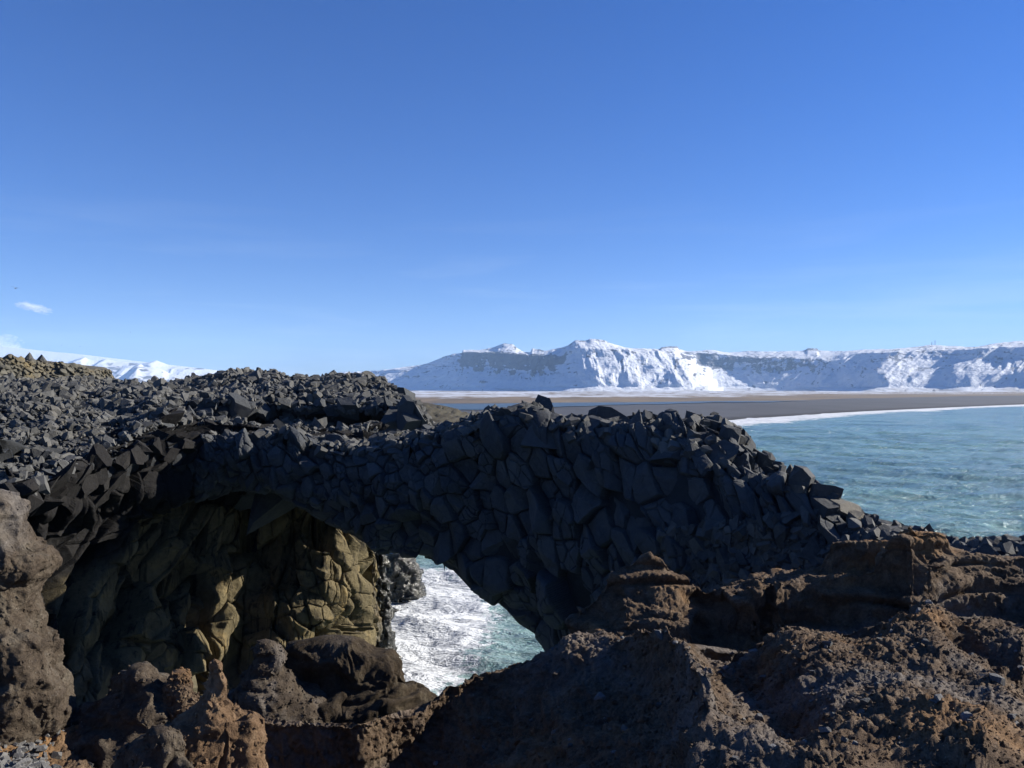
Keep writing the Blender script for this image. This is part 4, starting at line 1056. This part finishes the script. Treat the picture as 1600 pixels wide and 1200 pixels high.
def build_ground():
    px = np.linspace(-320, 1900, 1500)
    A = [(-320, 1125, 7), (0, 1150, 7), (60, 1140, 7), (120, 1122, 7.2), (200, 1118, 7.5), (300, 1118, 7.6), (370, 1115, 8), (450, 1132, 8), (560, 1135, 8), (620, 1118, 8.4), (665, 1090, 8.8), (700, 1062, 9), (760, 1042, 9.2), (820, 1021, 9.4), (850, 1008, 9.4), (900, 1001, 9.5), (950, 1004, 9.5), (990, 1013, 9.5), (1030, 993, 9.6), (1060, 990, 9.6), (1100, 997, 9.8), (1180, 1008, 10), (1230, 1000, 10), (1290, 992, 10), (1350, 987, 10), (1400, 975, 10.2), (1450, 966, 10.4), (1500, 984, 10), (1600, 990, 10), (1900, 980, 10)]
    ps = [a[0] for a in A]; pyA = np.array([a[1] for a in A], float); dA = np.array([a[2] for a in A], float)
    zA = -(pyA-HZ)/F*dA
    crestB = [(-320, 1500), (600, 1500), (760, 1400), (820, 1180), (860, 1040), (895, 945), (925, 925), (940, 905), (960, 890), (978, 870), (1000, 864), (1030, 868), (1060, 880), (1085, 896), (1100, 912), (1140, 907), (1165, 901), (1180, 889), (1195, 890), (1203, 902), (1213, 886), (1228, 888), (1260, 886), (1300, 864), (1370, 860), (1400, 852), (1430, 841), (1465, 846), (1490, 862), (1520, 872), (1600, 874), (1900, 872)]
    dB = lambda a: float(np.interp(a, [-320, 860, 1000, 1300, 1600, 1900], [11.5, 12.2, 12.6, 12.6, 12.8, 13]))
    at = lambda tab, a: float(np.interp(a, [t[0] for t in tab], [t[1] for t in tab]))
    cbp = [c[0] for c in crestB]
    cb = lambda a: at(crestB, a)+6
    allp = sorted(set(ps+cbp))
    pa = lambda a: float(np.interp(a, ps, pyA)); da = lambda a: float(np.interp(a, ps, dA))
    L = []
    L.append([(a, 1560, 2.05) for a in allp])
    L.append([(a, float(np.interp(a, [-320, 0, 400, 900, 1900], [1330, 1360, 1480, 1370, 1290])), float(np.interp(a, [-320, 0, 300, 600, 850, 1060, 1900], [3.3, 3.5, 5.2, 6.2, 4.8, 3.4, 3.3]))) for a in allp])
    L.append([(a, float(np.interp(a, [-320, 0, 200, 450, 700, 1000, 1300, 1600, 1900], [1230, 1225, 1240, 1260, 1235, 1190, 1150, 1150, 1150])), float(np.interp(a, [-320, 0, 100, 300, 450, 600, 750, 850, 950, 1060, 1250, 1900], [4.8, 5.0, 5.6, 7.2, 8.0, 8.2, 7.5, 6.8, 5.9, 5.0, 4.7, 4.6]))) for a in allp])
    L.append([(a, pa(a)*0.55+0.45*float(np.interp(a, [-320, 450, 700, 1000, 1900], [1230, 1240, 1195, 1140, 1130])), da(a)*0.55+0.45*float(np.interp(a, [-320, 0, 300, 450, 600, 750, 850, 950, 1060, 1250, 1900], [5, 5.4, 7.5, 8.1, 8.4, 7.9, 7.2, 6.3, 5.4, 5, 5]))) for a in allp])
    L.append([(a, pa(a), da(a)) for a in allp])
    lowA = lambda a: float(np.interp(a, [-320, 820, 900, 1000, 1900], [500, 330, 120, 55, 40]))
    L.append([(a, pa(a)+lowA(a), da(a)+0.7) for a in allp])
    L.append([(a, max(cb(a), 0)+float(np.interp(a, [-320, 900, 1000, 1150, 1300, 1600, 1900], [300, 190, 150, 75, 95, 80, 80])), 11.4) for a in allp])
    L.append([(a, cb(a)+float(np.interp(a, [900, 1000, 1150, 1300, 1600], [90, 90, 38, 60, 50])), dB(a)-0.8) for a in allp])
    L.append([(a, cb(a)+float(np.interp(a, [900, 1000, 1150, 1300, 1600], [40, 45, 22, 34, 26])), dB(a)-0.25) for a in allp])
    L.append([(a, cb(a), dB(a)) for a in allp])
    L.append([(a, cb(a)+30, dB(a)+0.9) for a in allp])
    L.append([(a, cb(a)+500, dB(a)+1.6) for a in allp])
    G, V = loft(L, px, [10, 24, 70, 80, 90, 16, 30, 40, 34, 30, 14, 10])
    Vg = np.repeat(V[:, None], len(px), 1); PXg = np.repeat(px[None], len(V), 0)
    # ribs and hollows seen on the slope: (path of photo points, height, width)
    PY = HZ-G[..., 2]/G[..., 1]*F
    ribs = [([(1010, 1040), (1040, 1042), (1065, 1065), (1085, 1100), (1100, 1130)], 0.42, 26), ([(890, 1008), (940, 1012), (985, 1030)], 0.16, 22), ([(1230, 1020), (1330, 1060), (1440, 1110), (1540, 1170)], 0.18, 46),
            ([(1400, 985), (1470, 1020), (1560, 1060)], 0.22, 34), ([(1100, 1165), (1200, 1175), (1330, 1200)], 0.15, 40), ([(1440, 965), (1500, 985), (1600, 1010)], 0.22, 18), ([(1120, 1000), (1180, 1050), (1230, 1100)], -0.22, 34), ([(1500, 1010), (1560, 1030), (1620, 1040)], -0.28, 22),
            ([(1130, 940), (1200, 937), (1330, 925), (1420, 905)], 0.32, 13), ([(1290, 868), (1350, 866), (1380, 872)], 0.28, 12), ([(1380, 915), (1420, 905), (1470, 912)], 0.35, 15), ([(1400, 852), (1440, 845), (1480, 858)], 0.28, 18), ([(1130, 905), (1240, 915), (1330, 905)], 0.10, 12), ([(1100, 965), (1250, 960), (1400, 940), (1600, 935)], -0.35, 16), ([(1480, 890), (1560, 885), (1700, 885)], 0.15, 18)]
    nrm = grid_normals(G)
    flip = nrm[30, 700, 2] < 0
    if flip: nrm = -nrm
    add = np.zeros_like(PY)
    for path, h, wd in ribs:
        path = np.array(path, float); best = np.full(PY.shape, 1e9)
        for i in range(len(path)-1):
            a, b = path[i], path[i+1]; ab = b-a
            t = np.clip(((PXg-a[0])*ab[0]+(PY-a[1])*ab[1])/(ab @ ab), 0, 1)
            best = np.minimum(best, np.hypot(PXg-a[0]-t*ab[0], PY-a[1]-t*ab[1]))
        front = (Vg < 4.3) if path[:, 1].mean() > 975 else (Vg > 4.8)
        add += h*np.exp(-(best/wd)**2)*front
    G = G.copy(); G[..., 2] += add
    nrm = grid_normals(G); nrm = -nrm if flip else nrm
    fadecrest = 1-0.45*np.exp(-((Vg-4)/0.25)**2)
    Gd = tuff_detail(G, nrm, 1.0, 600, 0.0)
    far = sstep(4.4, 5.5, Vg)
    Gs = tuff_detail(G, nrm, 0.8, 640, 0.13)
    Gf = Gd*(1-far[..., None])+Gs*far[..., None]
    # keep the camera's own footing clear
    o = grid_obj('ground', Gf, M_tuff, flip=flip, origin=(0, 5, -2)); tag(o, kind='structure')
    return Gf, nrm, px, V, PY
GROUND = build_ground()

# free standing lumps of tuff: stacked rings that follow the outline, with real depth
def lump(name, sil, d, ratio, label, cat='outcrop', seed=0, group=None, fine=1.0, mat=None, lean=0.0, zdepth=None, nring=200, nu=220, dmin=0.0, strata=0.05, amp=1.0, crumbs=900, warp=0.0, wl=0.4):
    s = np.array(sil, float)
    t = np.linspace(0, 1, nring)**0.85
    py = s[0, 0]+(s[-1, 0]-s[0, 0])*t
    l = pchip(s[:, 0], s[:, 1], py); r = pchip(s[:, 0], s[:, 2], py)
    c = (l+r)/2; hw = (r-l)/2
    dd = d-lean*(py-s[0, 0])/F*d
    th = np.linspace(0, 2*pi, nu, endpoint=False)
    rx = hw/F*dd
    X = (c[:, None]-800)/F*dd[:, None]+rx[:, None]*np.cos(th)[None]
    Y = dd[:, None]+np.maximum(rx*ratio, dmin*np.clip(rx/rx.max()*3, 0, 1))[:, None]*np.sin(th)[None]
    Z = np.repeat((-(py-HZ)/F*dd)[:, None], nu, 1)
    G = np.stack([X, Y, Z], -1)
    G = np.concatenate([np.repeat(G[:1].mean(1, keepdims=True), nu, 1)+np.array([0, 0, 0.003]), G], 0)
    Gp = np.concatenate([G[:, -2:], G, G[:, :2]], 1)
    n = grid_normals(Gp)[:, 2:-2]
    n[0] = (0, 0, 1)
    cen = G.mean(1, keepdims=True)
    if ((G-cen)*n).sum() < 0: n = -n
    sc_ = amp
    Gw = G+0.12*np.stack([fbm(G/0.5, 2, seed+41), fbm(G/0.5, 2, seed+43), fbm(G/0.5, 2, seed+45)], -1)
    dsp = sc_*(0.15*fbm(Gw/0.75, 3, seed)+0.07*ridged(Gw/0.42, 4, seed+10)+0.055*np.abs(fbm(Gw/0.2, 3, seed+15))+0.028*np.abs(fbm(G/0.07, 3, seed+20))+0.006*fbm(G/0.03, 2, seed+25)-0.14)
    dsp += sc_*-0.10*np.clip(fbm(Gw/0.33, 2, seed+50)-0.35, 0, 1)*3
    if strata: dsp += strata*(np.abs(vnoise(np.stack([G[..., 0]/1.2, G[..., 1]/1.2, G[..., 2]/0.14], -1), seed+30))*1.6-0.5)
    rxx = np.concatenate([[rx[0]], rx]); dsp = dsp*np.clip(rxx/0.15, 0.4, 1)[:, None] if amp < 2 else dsp
    if warp:
        fl = np.clip(np.arange(len(G))/25, 0.35, 1)[:, None, None]
        G = G+warp*fl*np.stack([fbm(G/wl, 3, seed+61), fbm(G/wl, 3, seed+62), 0.7*fbm(G/wl, 3, seed+63)], -1)
        dsp = dsp+warp*0.45*(ridged(G/(wl*0.8), 3, seed+66)-0.3)
    edge = np.clip(np.arange(len(G))/6, 0, 1)[:, None]
    G2 = G+n*(dsp*edge)[..., None]
    q = grid_faces(G2.shape[0], nu, False, True, True)
    o = mesh_np(name, G2.reshape(-1, 3), q, np.full(len(q), 4), mat or M_tuff, None, True, None, (float(X[-1].mean()), float(d), float(Z[-1, 0])))
    tag(o, label, cat, group)
    if crumbs < 50: return G2, n
    h = G2[:, :, 2].mean(1); w = np.repeat((h > h[0]-3.0*hw.max()/F*d)[:, None], nu, 1)*(n[..., 1] < 0.5)*1.0
    pts, nn, r_, c_ = sample_grid(G2, n, int(crumbs), w)
    mb = MB(); scatter(mb, pts, nn, np.clip(rng.lognormal(-4.5, 0.5, len(pts)), 0.005, 0.03), 0.6, 0.4)
    mb.build('crumbs', mat or M_tuff, o)
    return G2, n
lump('rock_pillar', [(764, -30, 8), (770, -60, 26), (782, -85, 43), (800, -100, 55), (828, -110, 56), (846, -110, 74), (872, -110, 79), (888, -112, 66), (910, -115, 57), (950, -120, 60), (982, -125, 66), (990, -130, 88), (1010, -135, 103), (1050, -140, 110), (1090, -150, 115), (1130, -160, 125), (1240, -190, 150)], 7.0, 0.8,
     'tall grey-brown tuff pillar with a notched side, cut by the left edge of the view', 'rock pillar', 700, mat=M_tuff_grey, strata=0.01, nring=360, nu=400, amp=0.6, warp=0.16, wl=0.7)
lump('rock_pinnacle', [(1030, 325, 333), (1035, 319, 340), (1044, 314, 347), (1058, 309, 355), (1078, 302, 366), (1095, 296, 377), (1108, 286, 390), (1120, 272, 400), (1140, 250, 402), (1160, 232, 405), (1180, 218, 413), (1200, 205, 424), (1260, 185, 455), (1380, 180, 500), (1580, 140, 560)], 5.0, 0.9,
     'orange-topped craggy pinnacle standing in front of the cave at bottom left', 'pinnacle', 720, strata=0.02, amp=0.5, warp=0.085, wl=0.3, nring=300, nu=300, crumbs=2500, mat=M_tuff_orange)
lump('rock_spur', [(1135, 238, 262), (1142, 226, 275), (1160, 214, 292), (1180, 202, 300), (1200, 192, 310), (1260, 170, 330), (1380, 150, 350), (1600, 120, 380)], 4.6, 0.8,
     'low brown crumbling spur leaning on the left side of the orange pinnacle', 'outcrop', 730, strata=0.01, amp=0.35, warp=0.14, wl=0.35, mat=M_tuff_grey, nring=240, nu=260)
lump('rock_hump', [(1040, 198, 216), (1046, 186, 232), (1055, 177, 250), (1066, 170, 268), (1078, 158, 280), (1100, 130, 292), (1130, 90, 305), (1240, 20, 350)], 7.4, 1.0,
     'rounded brown hump left of the orange pinnacle, in front of the cave foot', 'outcrop', 740, amp=0.4, warp=0.16, wl=0.5, nring=280, nu=300, mat=M_tuff_grey)
lump('rock_hump', [(1048, 268, 292), (1054, 264, 302), (1066, 262, 306), (1080, 258, 308), (1120, 250, 312)], 7.3, 1.0,
     'small pale-topped lump squeezed between the rounded hump and the pinnacle', 'outcrop', 750, amp=0.3, warp=0.08, wl=0.25, nring=90, nu=120)
lump('rock_ridge', [(990, 490, 518), (993, 472, 537), (1000, 450, 552), (1012, 433, 570), (1028, 420, 592), (1047, 400, 612), (1066, 380, 632), (1087, 362, 654), (1120, 342, 690), (1240, 300, 780), (1400, 250, 850)], 9.4, 0.7,
     'broad dark tuff hump rising in front of the arch opening, its right edge sunlit', 'outcrop', 760, nring=300, nu=380, mat=M_tuff_dark, amp=0.6, warp=0.32, wl=0.9)
lump('round_boulder', [(1001, 402, 420), (1006, 395, 436), (1018, 389, 444), (1034, 388, 446), (1046, 386, 446), (1060, 374, 470), (1090, 355, 500), (1130, 330, 540)], 8.9, 0.95,
     'round brown knob standing alone at the left end of the dark hump', 'boulder', 770, amp=0.28, warp=0.08, wl=0.4, mat=M_tuff_grey, nring=110, nu=150)

M_wetrock = rock_mat('wet_sea_rock', (0.018, 0.018, 0.014), (0.10, 0.095, 0.065), (0.13, 0.115, 0.06), 0.4, rough=0.22, spec=0.6, scale=1.2, bumpd=0.06)
lump('sea_rock', [(845, 588, 604), (866, 578, 607), (880, 574, 614), (893, 572, 606), (912, 570, 616), (935, 570, 613), (955, 568, 621), (972, 566, 615), (990, 564, 623), (1006, 562, 617), (1018, 558, 627), (1045, 550, 632)], 42.0, 1.0,
     'glistening wet rock column with its foot in the foam, left edge of the arch opening', 'sea rock', 780, amp=2.2, nring=150, nu=130, mat=M_wetrock, crumbs=20, strata=0.0)
lump('sea_rock', [(862, 606, 640), (872, 602, 650), (884, 600, 658), (894, 598, 661), (904, 596, 658), (914, 594, 664), (930, 590, 668)], 58, 1.1,
     'small wet rock stub at the very top of the arch opening, washed by foam', 'sea rock', 790, amp=2.2, nring=70, nu=90, mat=M_wetrock, crumbs=20, strata=0.0)
lump('tan_pillar', [(836, 549, 553), (850, 547, 556), (880, 545, 557), (920, 544, 558), (960, 541, 560), (990, 534, 566), (1030, 522, 575)], 36.0, 0.8,
     'thin tan rock blade with a bright sunlit edge, between the cave and the wet column', 'rock pillar', 795, amp=1.0, nring=150, nu=80, mat=M_blade, crumbs=20, strata=0.0)
lump('tan_pillar', [(866, 581, 585), (876, 578, 588), (900, 576, 589), (930, 574, 590), (960, 570, 594), (1000, 560, 600)], 40.0, 0.8,
     'shorter ochre rock blade rising beside the wet column', 'rock pillar', 797, amp=1.0, nring=120, nu=80, mat=M_blade, crumbs=20, strata=0.0)

# ------------------------------------------------------------------ loose stones
def stone_obj(name, p, size, mat, label, cat, group=None, seed=0, scale=(1, 1, 1), rot=None):
    V, L, Nn = make_stone(seed)
    ang = random.uniform(0, 6.28) if rot is None else rot
    R = np.array([[cos(ang), -sin(ang), 0], [sin(ang), cos(ang), 0], [0, 0, 1]])
    W = (V*np.array(scale)*size) @ R.T+np.array(p)
    o = mesh_np(name, W, L, Nn, mat, None, False, {'tint': np.full(len(W), random.uniform(0.2, 0.9))}, p)
    tag(o, label, cat, group); return o
M_greystone = rock_mat('grey_stone', (0.05, 0.05, 0.05), (0.16, 0.155, 0.145), (0.14, 0.12, 0.10), 0.2, scale=3, bumpd=0.01)
def ground_at(px, py):
    Gf, nrm, pxs, V, PY0 = GROUND
    c = int(np.argmin(abs(pxs-px)))
    best = None
    colp = HZ-Gf[:, c, 2]/Gf[:, c, 1]*F
    for r in range(len(V)-1):
        if (colp[r]-py)*(colp[r+1]-py) <= 0:
            return Gf[r, c]
    return None
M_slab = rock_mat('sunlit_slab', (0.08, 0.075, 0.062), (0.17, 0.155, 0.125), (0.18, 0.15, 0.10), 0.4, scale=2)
def block_obj(name, p, size, mat, label, cat, seed=0, scale=(1, 1, 1)):
    r = random.Random(seed)
    pg = cube((1, 0.9, 1))
    for k in range(9): pg = clip(pg, tuple(unit([r.choice((-1, 1))*r.uniform(0.2, 1), r.choice((-1, 1))*r.uniform(0.2, 1), r.choice((-1, 1))*r.uniform(0.2, 1)])), r.uniform(0.85, 1.2))
    pg = clip(pg, tuple(unit([r.gauss(0, .25), r.gauss(0, .25), 1])), r.uniform(0.75, 0.95)); pg = clip(pg, tuple(unit([r.gauss(0, .25), -1, r.gauss(0, .25)])), 0.8)
    a = r.uniform(-0.7, 0.7); b = r.uniform(0.05, 0.5)
    R = np.array([[cos(a), -sin(a), 0], [sin(a), cos(a), 0], [0, 0, 1]]) @ np.array([[cos(b), 0, sin(b)], [0, 1, 0], [-sin(b), 0, cos(b)]])
    pg = [[tuple(R @ (np.array(v)*scale*size)+np.array(p)) for v in f] for f in pg]
    mb = MB(); mb.polys(pg, 0.6)
    o = rough_build(mb, name, mat, None, 3, 0.008, 0, seed, False)
    me = o.data; co_ = np.empty(len(me.vertices)*3, np.float32); me.vertices.foreach_get('co', co_)
    me.vertices.foreach_set('co', (co_.reshape(-1, 3)-np.array(p, np.float32)).ravel()); o.location = p
    tag(o, label, cat); return o
def build_stones():
    proto = None
    named = [(1190, 1122, 9, 'pale grey stone lying on the dark hollow of the brown slope'), (1196, 1165, 7, 'small pale stone on the lower brown slope'), (1142, 1180, 7, 'small whitish stone low on the reddish slope'), (1515, 1120, 12, 'largest grey boulder half sunk in the brown slope at right'), (1465, 1092, 9, 'dark round stone at the edge of the orange patch'), (1553, 1060, 12, 'angular grey stone in the shaded gully at right'), (1290, 1010, 5, 'small black stone near the top of the brown slope'), (1250, 1158, 7, 'grey stone on the lower right slope'), (1028, 990, 9, 'smooth pale stone perched on the crest of the brown slope'), (1175, 1020, 9, 'bluish stone just below the crest of the brown slope'), (1120, 1098, 5, 'tiny white stone in the shaded slope'), (1590, 1130, 11, 'grey stone at the right edge of the slope')]
    for i, (a, b, s, lab) in enumerate(named):
        p = ground_at(a, b)
        if p is None: continue
        stone_obj('loose_stone', p, s/F*p[1], M_greystone, lab, 'stone', None, 900+i)
    protos = [make_stone(s, 0.6) for s in range(12)]
    ms = []
    for i, (V, L, Nn) in enumerate(protos):
        me = bpy.data.meshes.new('small_stone'); ms.append(me)
        o = mesh_np('small_stone', V, L, Nn, M_greystone if i % 3 == 0 else M_rubble, None, False, {'tint': np.full(len(V), random.uniform(0.2, 0.9))}, (0, 0, 0))
        ms[-1] = o.data; bpy.data.objects.remove(o)
    Gf, nrm, pxs, V, PY0 = GROUND
    Vg = np.repeat(V[:, None], len(pxs), 1); PXg = np.repeat(pxs[None], len(V), 0)
    w = ((Vg > 1.9)&(Vg < 4.0)&(PXg > 0)&(PXg < 1600)).astype(float)/Gf[..., 1]**0.5*np.interp(PXg, [0, 60, 200, 700, 1100, 1600], [3.5, 2.5, 0.6, 0.5, 1.1, 1.3])
    pts, nn, r, c = sample_grid(Gf, nrm, 230, w)
    lab = {True: 'small angular grey stone lying in the shaded hollow at bottom left', False: 'small stone embedded in the brown slope of the foreground'}
    for i in range(len(pts)):
        o = bpy.data.objects.new('small_stone', ms[i % 12]); C.objects.link(o)
        s = float(np.clip(rng.lognormal(-3.7, 0.5), 0.012, 0.09))*(1.5 if pts[i][0]/pts[i][1] < -0.45 else 1)
        o.location = pts[i]+np.array([0, 0, s*0.15]); o.scale = (s, s*random.uniform(0.7, 1.2), s*random.uniform(0.7, 1.1))
        o.rotation_euler = (random.uniform(-.5, .5), random.uniform(-.5, .5), random.uniform(0, 6.28))
        left = bool(pts[i][0]/pts[i][1] < -0.3)
        tag(o, lab[left], 'stone', 'small stones in the shaded hollow' if left else 'small stones on the brown slope')
    w = (0.35+0.65*(Vg < 4.2))*((Vg > 1.6)&(Vg < 9.1)&(PXg > -50)&(PXg < 1650)).astype(float)/Gf[..., 1]**1.2
    pts, nn, r, c = sample_grid(Gf, nrm, 18000, w)
    mb = MB(); scatter(mb, pts, nn, np.clip(rng.lognormal(-4.6, 0.6, len(pts)), 0.004, 0.05)*np.clip(pts[:, 1]/7, 0.7, 1.5), 0.6, 0.35)
    tag(mb.build('tuff_crumbs', M_tuff, origin=(0, 5, -2)), 'brown crumbs of weathered tuff covering the foreground slope', 'crumbs', kind='stuff')
    w = ((Vg > 1.5)&(Vg < 3.6)&(PXg > -60)).astype(float)*np.interp(PXg, [-60, 40, 75, 110], [1, 1, 0.3, 0])/Gf[..., 1]
    pts, nn, r, c = sample_grid(Gf, nrm, 1700, w)
    mb = MB(); scatter(mb, pts, nn, np.clip(rng.lognormal(-4.1, 0.6, len(pts)), 0.006, 0.06), 0.5, 0.15)
    tag(mb.build('shingle', M_greystone, origin=(-3, 5, -3)), 'patch of broken grey stones filling the bottom left corner', 'shingle', kind='stuff')
    # grit too small and too many to count
    w = ((Vg > 1.6)&(Vg < 4.1)&(PXg > -50)&(PXg < 1650)).astype(float)/Gf[..., 1]
    pts, nn, r, c = sample_grid(Gf, nrm, 12000, w)
    mb = MB(); scatter(mb, pts, nn, np.clip(rng.lognormal(-5.0, 0.5, len(pts)), 0.003, 0.02), 0.5, 0.2, (0.1, 1))
    tag(mb.build('gravel', M_tuff, origin=(0, 5, -2)), 'fine dark gravel and grit strewn over the brown slope', 'gravel', kind='stuff')
    # big separate blocks at the right end of the arch
    big = [(1250, 756, 18.3, 0.40, (0.75, 0.7, 1.25), 'squarish basalt block standing on the right shoulder of the arch'),
           (1288, 772, 18.0, 0.36, (1.1, 0.8, 0.9), 'leaning dark block beside the squarish one on the arch shoulder'),
           (1316, 796, 17.8, 0.36, (1.5, 0.9, 0.8), 'sunlit brownish slab resting at the right end of the arch'),
           (1343, 812, 17.6, 0.26, (1.5, 0.8, 0.8), 'lowest sunlit slab tapering towards the sea'),
           (1140, 684, 21.6, 0.42, (0.8, 0.8, 1.0), 'rounded block at the right edge of the arch top'),
           (636, 640, 36.5, 0.62, (0.8, 0.8, 1.3), 'column stump at the right foot of the rubble mound')]
    for i, (a, b, d, s, scl, lab) in enumerate(big):
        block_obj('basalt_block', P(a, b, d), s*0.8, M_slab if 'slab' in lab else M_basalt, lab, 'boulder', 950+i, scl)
build_stones()

M_grass = rock_mat('grassy_slope', (0.06, 0.054, 0.042), (0.12, 0.108, 0.08), (0.10, 0.095, 0.06), 0.4, rough=0.95, spec=0.1, scale=0.1)
lump('hill', [(629, 646, 662), (633, 625, 690), (640, 600, 716), (648, 580, 742), (657, 560, 765), (668, 540, 790)], 300, 1.3,
     'low olive grassy slope by the lagoon, between the rubble mound and the arch crest', 'hill', 799, amp=6.0, nring=60, nu=90, mat=M_grass, crumbs=0, strata=0.0)

# ------------------------------------------------------------------ masts, birds, clouds
def build_small():
    mm = plain_mat('mast_metal', (0.25, 0.25, 0.27))
    for a, h, lab in ((1456, 26, 'slender radio mast on the mountain skyline, the left one'), (1461, 38, 'taller slender radio mast on the mountain skyline, the right one')):
        p = P(a, 540, 5400)
        mb = MB()
        for z0, z1, w in ((0, h*0.5, 1.6), (h*0.5, h, 1.0)):
            pg = cube((w, w, (z1-z0)/2)); mb.polys([[(v[0], v[1], v[2]+(z0+z1)/2) for v in f] for f in pg], 0.5)
        for z0 in (h*0.6, h*0.8):
            mb.polys([[(v[0], v[1], v[2]+z0) for v in f] for f in cube((3.0, 1.5, 1.2))], 0.5)
        mb.V = [v+p for v in mb.V]
        tag(mb.build('radio_mast', mm, origin=p), lab, 'mast')
    mw = plain_mat('gull_feathers', (0.5, 0.5, 0.5)); md = plain_mat('dark_feathers', (0.10, 0.10, 0.11))
    def bird(px, py, d, span, rz, roll, flap, mat, lab):
        p = P(px, py, d)
        # body and wings as one continuous skin: cross sections along the span
        secs = []
        for t in np.linspace(-1, 1, 25):
            s = abs(t); ch = 0.30*(1-s**1.6)+0.035; th_ = 0.11*np.exp(-(s/0.09)**2)+0.018*(1-s)+0.004
            ch += 0.42*np.exp(-(s/0.07)**2)
            y0 = 0.16*s-0.30*max(0, s-0.45); z = flap*math.sin(min(s, 0.5)*pi)*0.5-flap*0.5*max(0, s-0.5)
            secs.append([(t*span/2, y0*span/2+ch*span/4*math.cos(a), z*span/2+th_*span/3*math.sin(a)) for a in np.linspace(0, 2*pi, 12, endpoint=False)])
        G = np.array(secs)
        cr, sr = cos(roll), sin(roll); G = G @ np.array([[cr, 0, sr], [0, 1, 0], [-sr, 0, cr]]).T
        cr, sr = cos(rz), sin(rz); G = G @ np.array([[cr, -sr, 0], [sr, cr, 0], [0, 0, 1]]).T
        mb = MB(); mb.grid(G+p, closed_u=True)
        tag(mb.build('gull', mat, smooth=True, origin=p), lab, 'bird')
    bird(24, 450.5, 75, 0.95, 0.3, 0.25, 0.5, md, 'gull gliding in the blue sky above the small cloud at the left edge')
    bird(96, 540, 170, 0.9, 0.6, -0.6, 0.7, md, 'tiny distant bird over the snow dome, left of its neighbour')
    bird(125, 541.5, 220, 0.9, 0.2, 0.3, 0.6, md, 'tiny pale distant bird over the snow dome, right of its neighbour')
    bird(203.5, 519, 150, 0.9, 0.3, 1.3, 0.4, md, 'tiny banking bird alone in the sky above the snow peaks')
build_small()

def build_clouds():
    def vol(name, px, py, d, sx, sy, sz, tilt, dens, lab, seed):
        m = bpy.data.materials.new(name+'_vapour'); m.use_nodes = True; nt = m.node_tree; nt.nodes.clear()
        out = nt.nodes.new('ShaderNodeOutputMaterial'); pv = nt.nodes.new('ShaderNodeVolumePrincipled')
        pv.inputs['Color'].default_value = (0.95, 0.96, 1, 1); pv.inputs['Anisotropy'].default_value = 0.2
        tc = nt.nodes.new('ShaderNodeTexCoord')
        ln = nt.nodes.new('ShaderNodeVectorMath'); ln.operation = 'LENGTH'; nt.links.new(tc.outputs['Object'], ln.inputs[0])
        mp = nt.nodes.new('ShaderNodeMapping'); mp.inputs['Location'].default_value = (seed, 0, 0); mp.inputs['Scale'].default_value = (1.6, 1, 1); nt.links.new(tc.outputs['Object'], mp.inputs[0])
        nz = noise(nt, mp.outputs[0], 1.5, 5, 0.6)
        f = math_(nt, 'SUBTRACT', 1.0, ln.outputs['Value'])
        f = math_(nt, 'ADD', f, math_(nt, 'MULTIPLY', math_(nt, 'SUBTRACT', nz, 0.56), 3.2))
        f = math_(nt, 'MULTIPLY', math_(nt, 'MAXIMUM', f, 0.0), dens)
        nt.links.new(f, pv.inputs['Density']); nt.links.new(pv.outputs[0], out.inputs['Volume'])
        mb = MB()
        th = np.linspace(0, 2*pi, 24, endpoint=False); ph = np.linspace(0.02, pi-0.02, 14)
        G = np.stack([np.sin(ph)[:, None]*np.cos(th), np.sin(ph)[:, None]*np.sin(th), np.repeat(np.cos(ph)[:, None], 24, 1)], -1)
        mb.grid(G, closed_u=True, flip=True); o = mb.build(name, m, smooth=True)
        o.location = P(px, py, d); o.scale = (sx, sy, sz); o.rotation_euler = (0, radians(tilt), 0)
        tag(o, lab, 'cloud')
    u = 22000/F
    vol('cloud', 52, 480.5, 22000, 33*u, 300, 9*u, 14, 0.006, 'small wispy white cloud low in the blue sky at the left edge', 1.0)
    vol('cloud', 8, 541, 22000, 36*u, 400, 20*u, 5, 0.008, 'soft white cloud resting on the snow dome at the left edge', 3.0)
build_clouds()

def build_haze():
    m = bpy.data.materials.new('sea_air'); m.use_nodes = True; nt = m.node_tree; nt.nodes.clear()
    out = nt.nodes.new('ShaderNodeOutputMaterial'); pv = nt.nodes.new('ShaderNodeVolumePrincipled')
    pv.inputs['Color'].default_value = (0.44, 0.68, 1.0, 1); pv.inputs['Density'].default_value = 4.0e-5; pv.inputs['Anisotropy'].default_value = 0.0
    nt.links.new(pv.outputs[0], out.inputs['Volume'])
    mb = MB(); mb.polys([[(v[0], v[1]+8500, v[2]+650-19) for v in f] for f in cube((14000, 12000, 650))], 0.5)
    tag(mb.build('haze', m), 'thin bluish sea air between the viewer and the mountains', 'haze', kind='stuff')
build_haze()
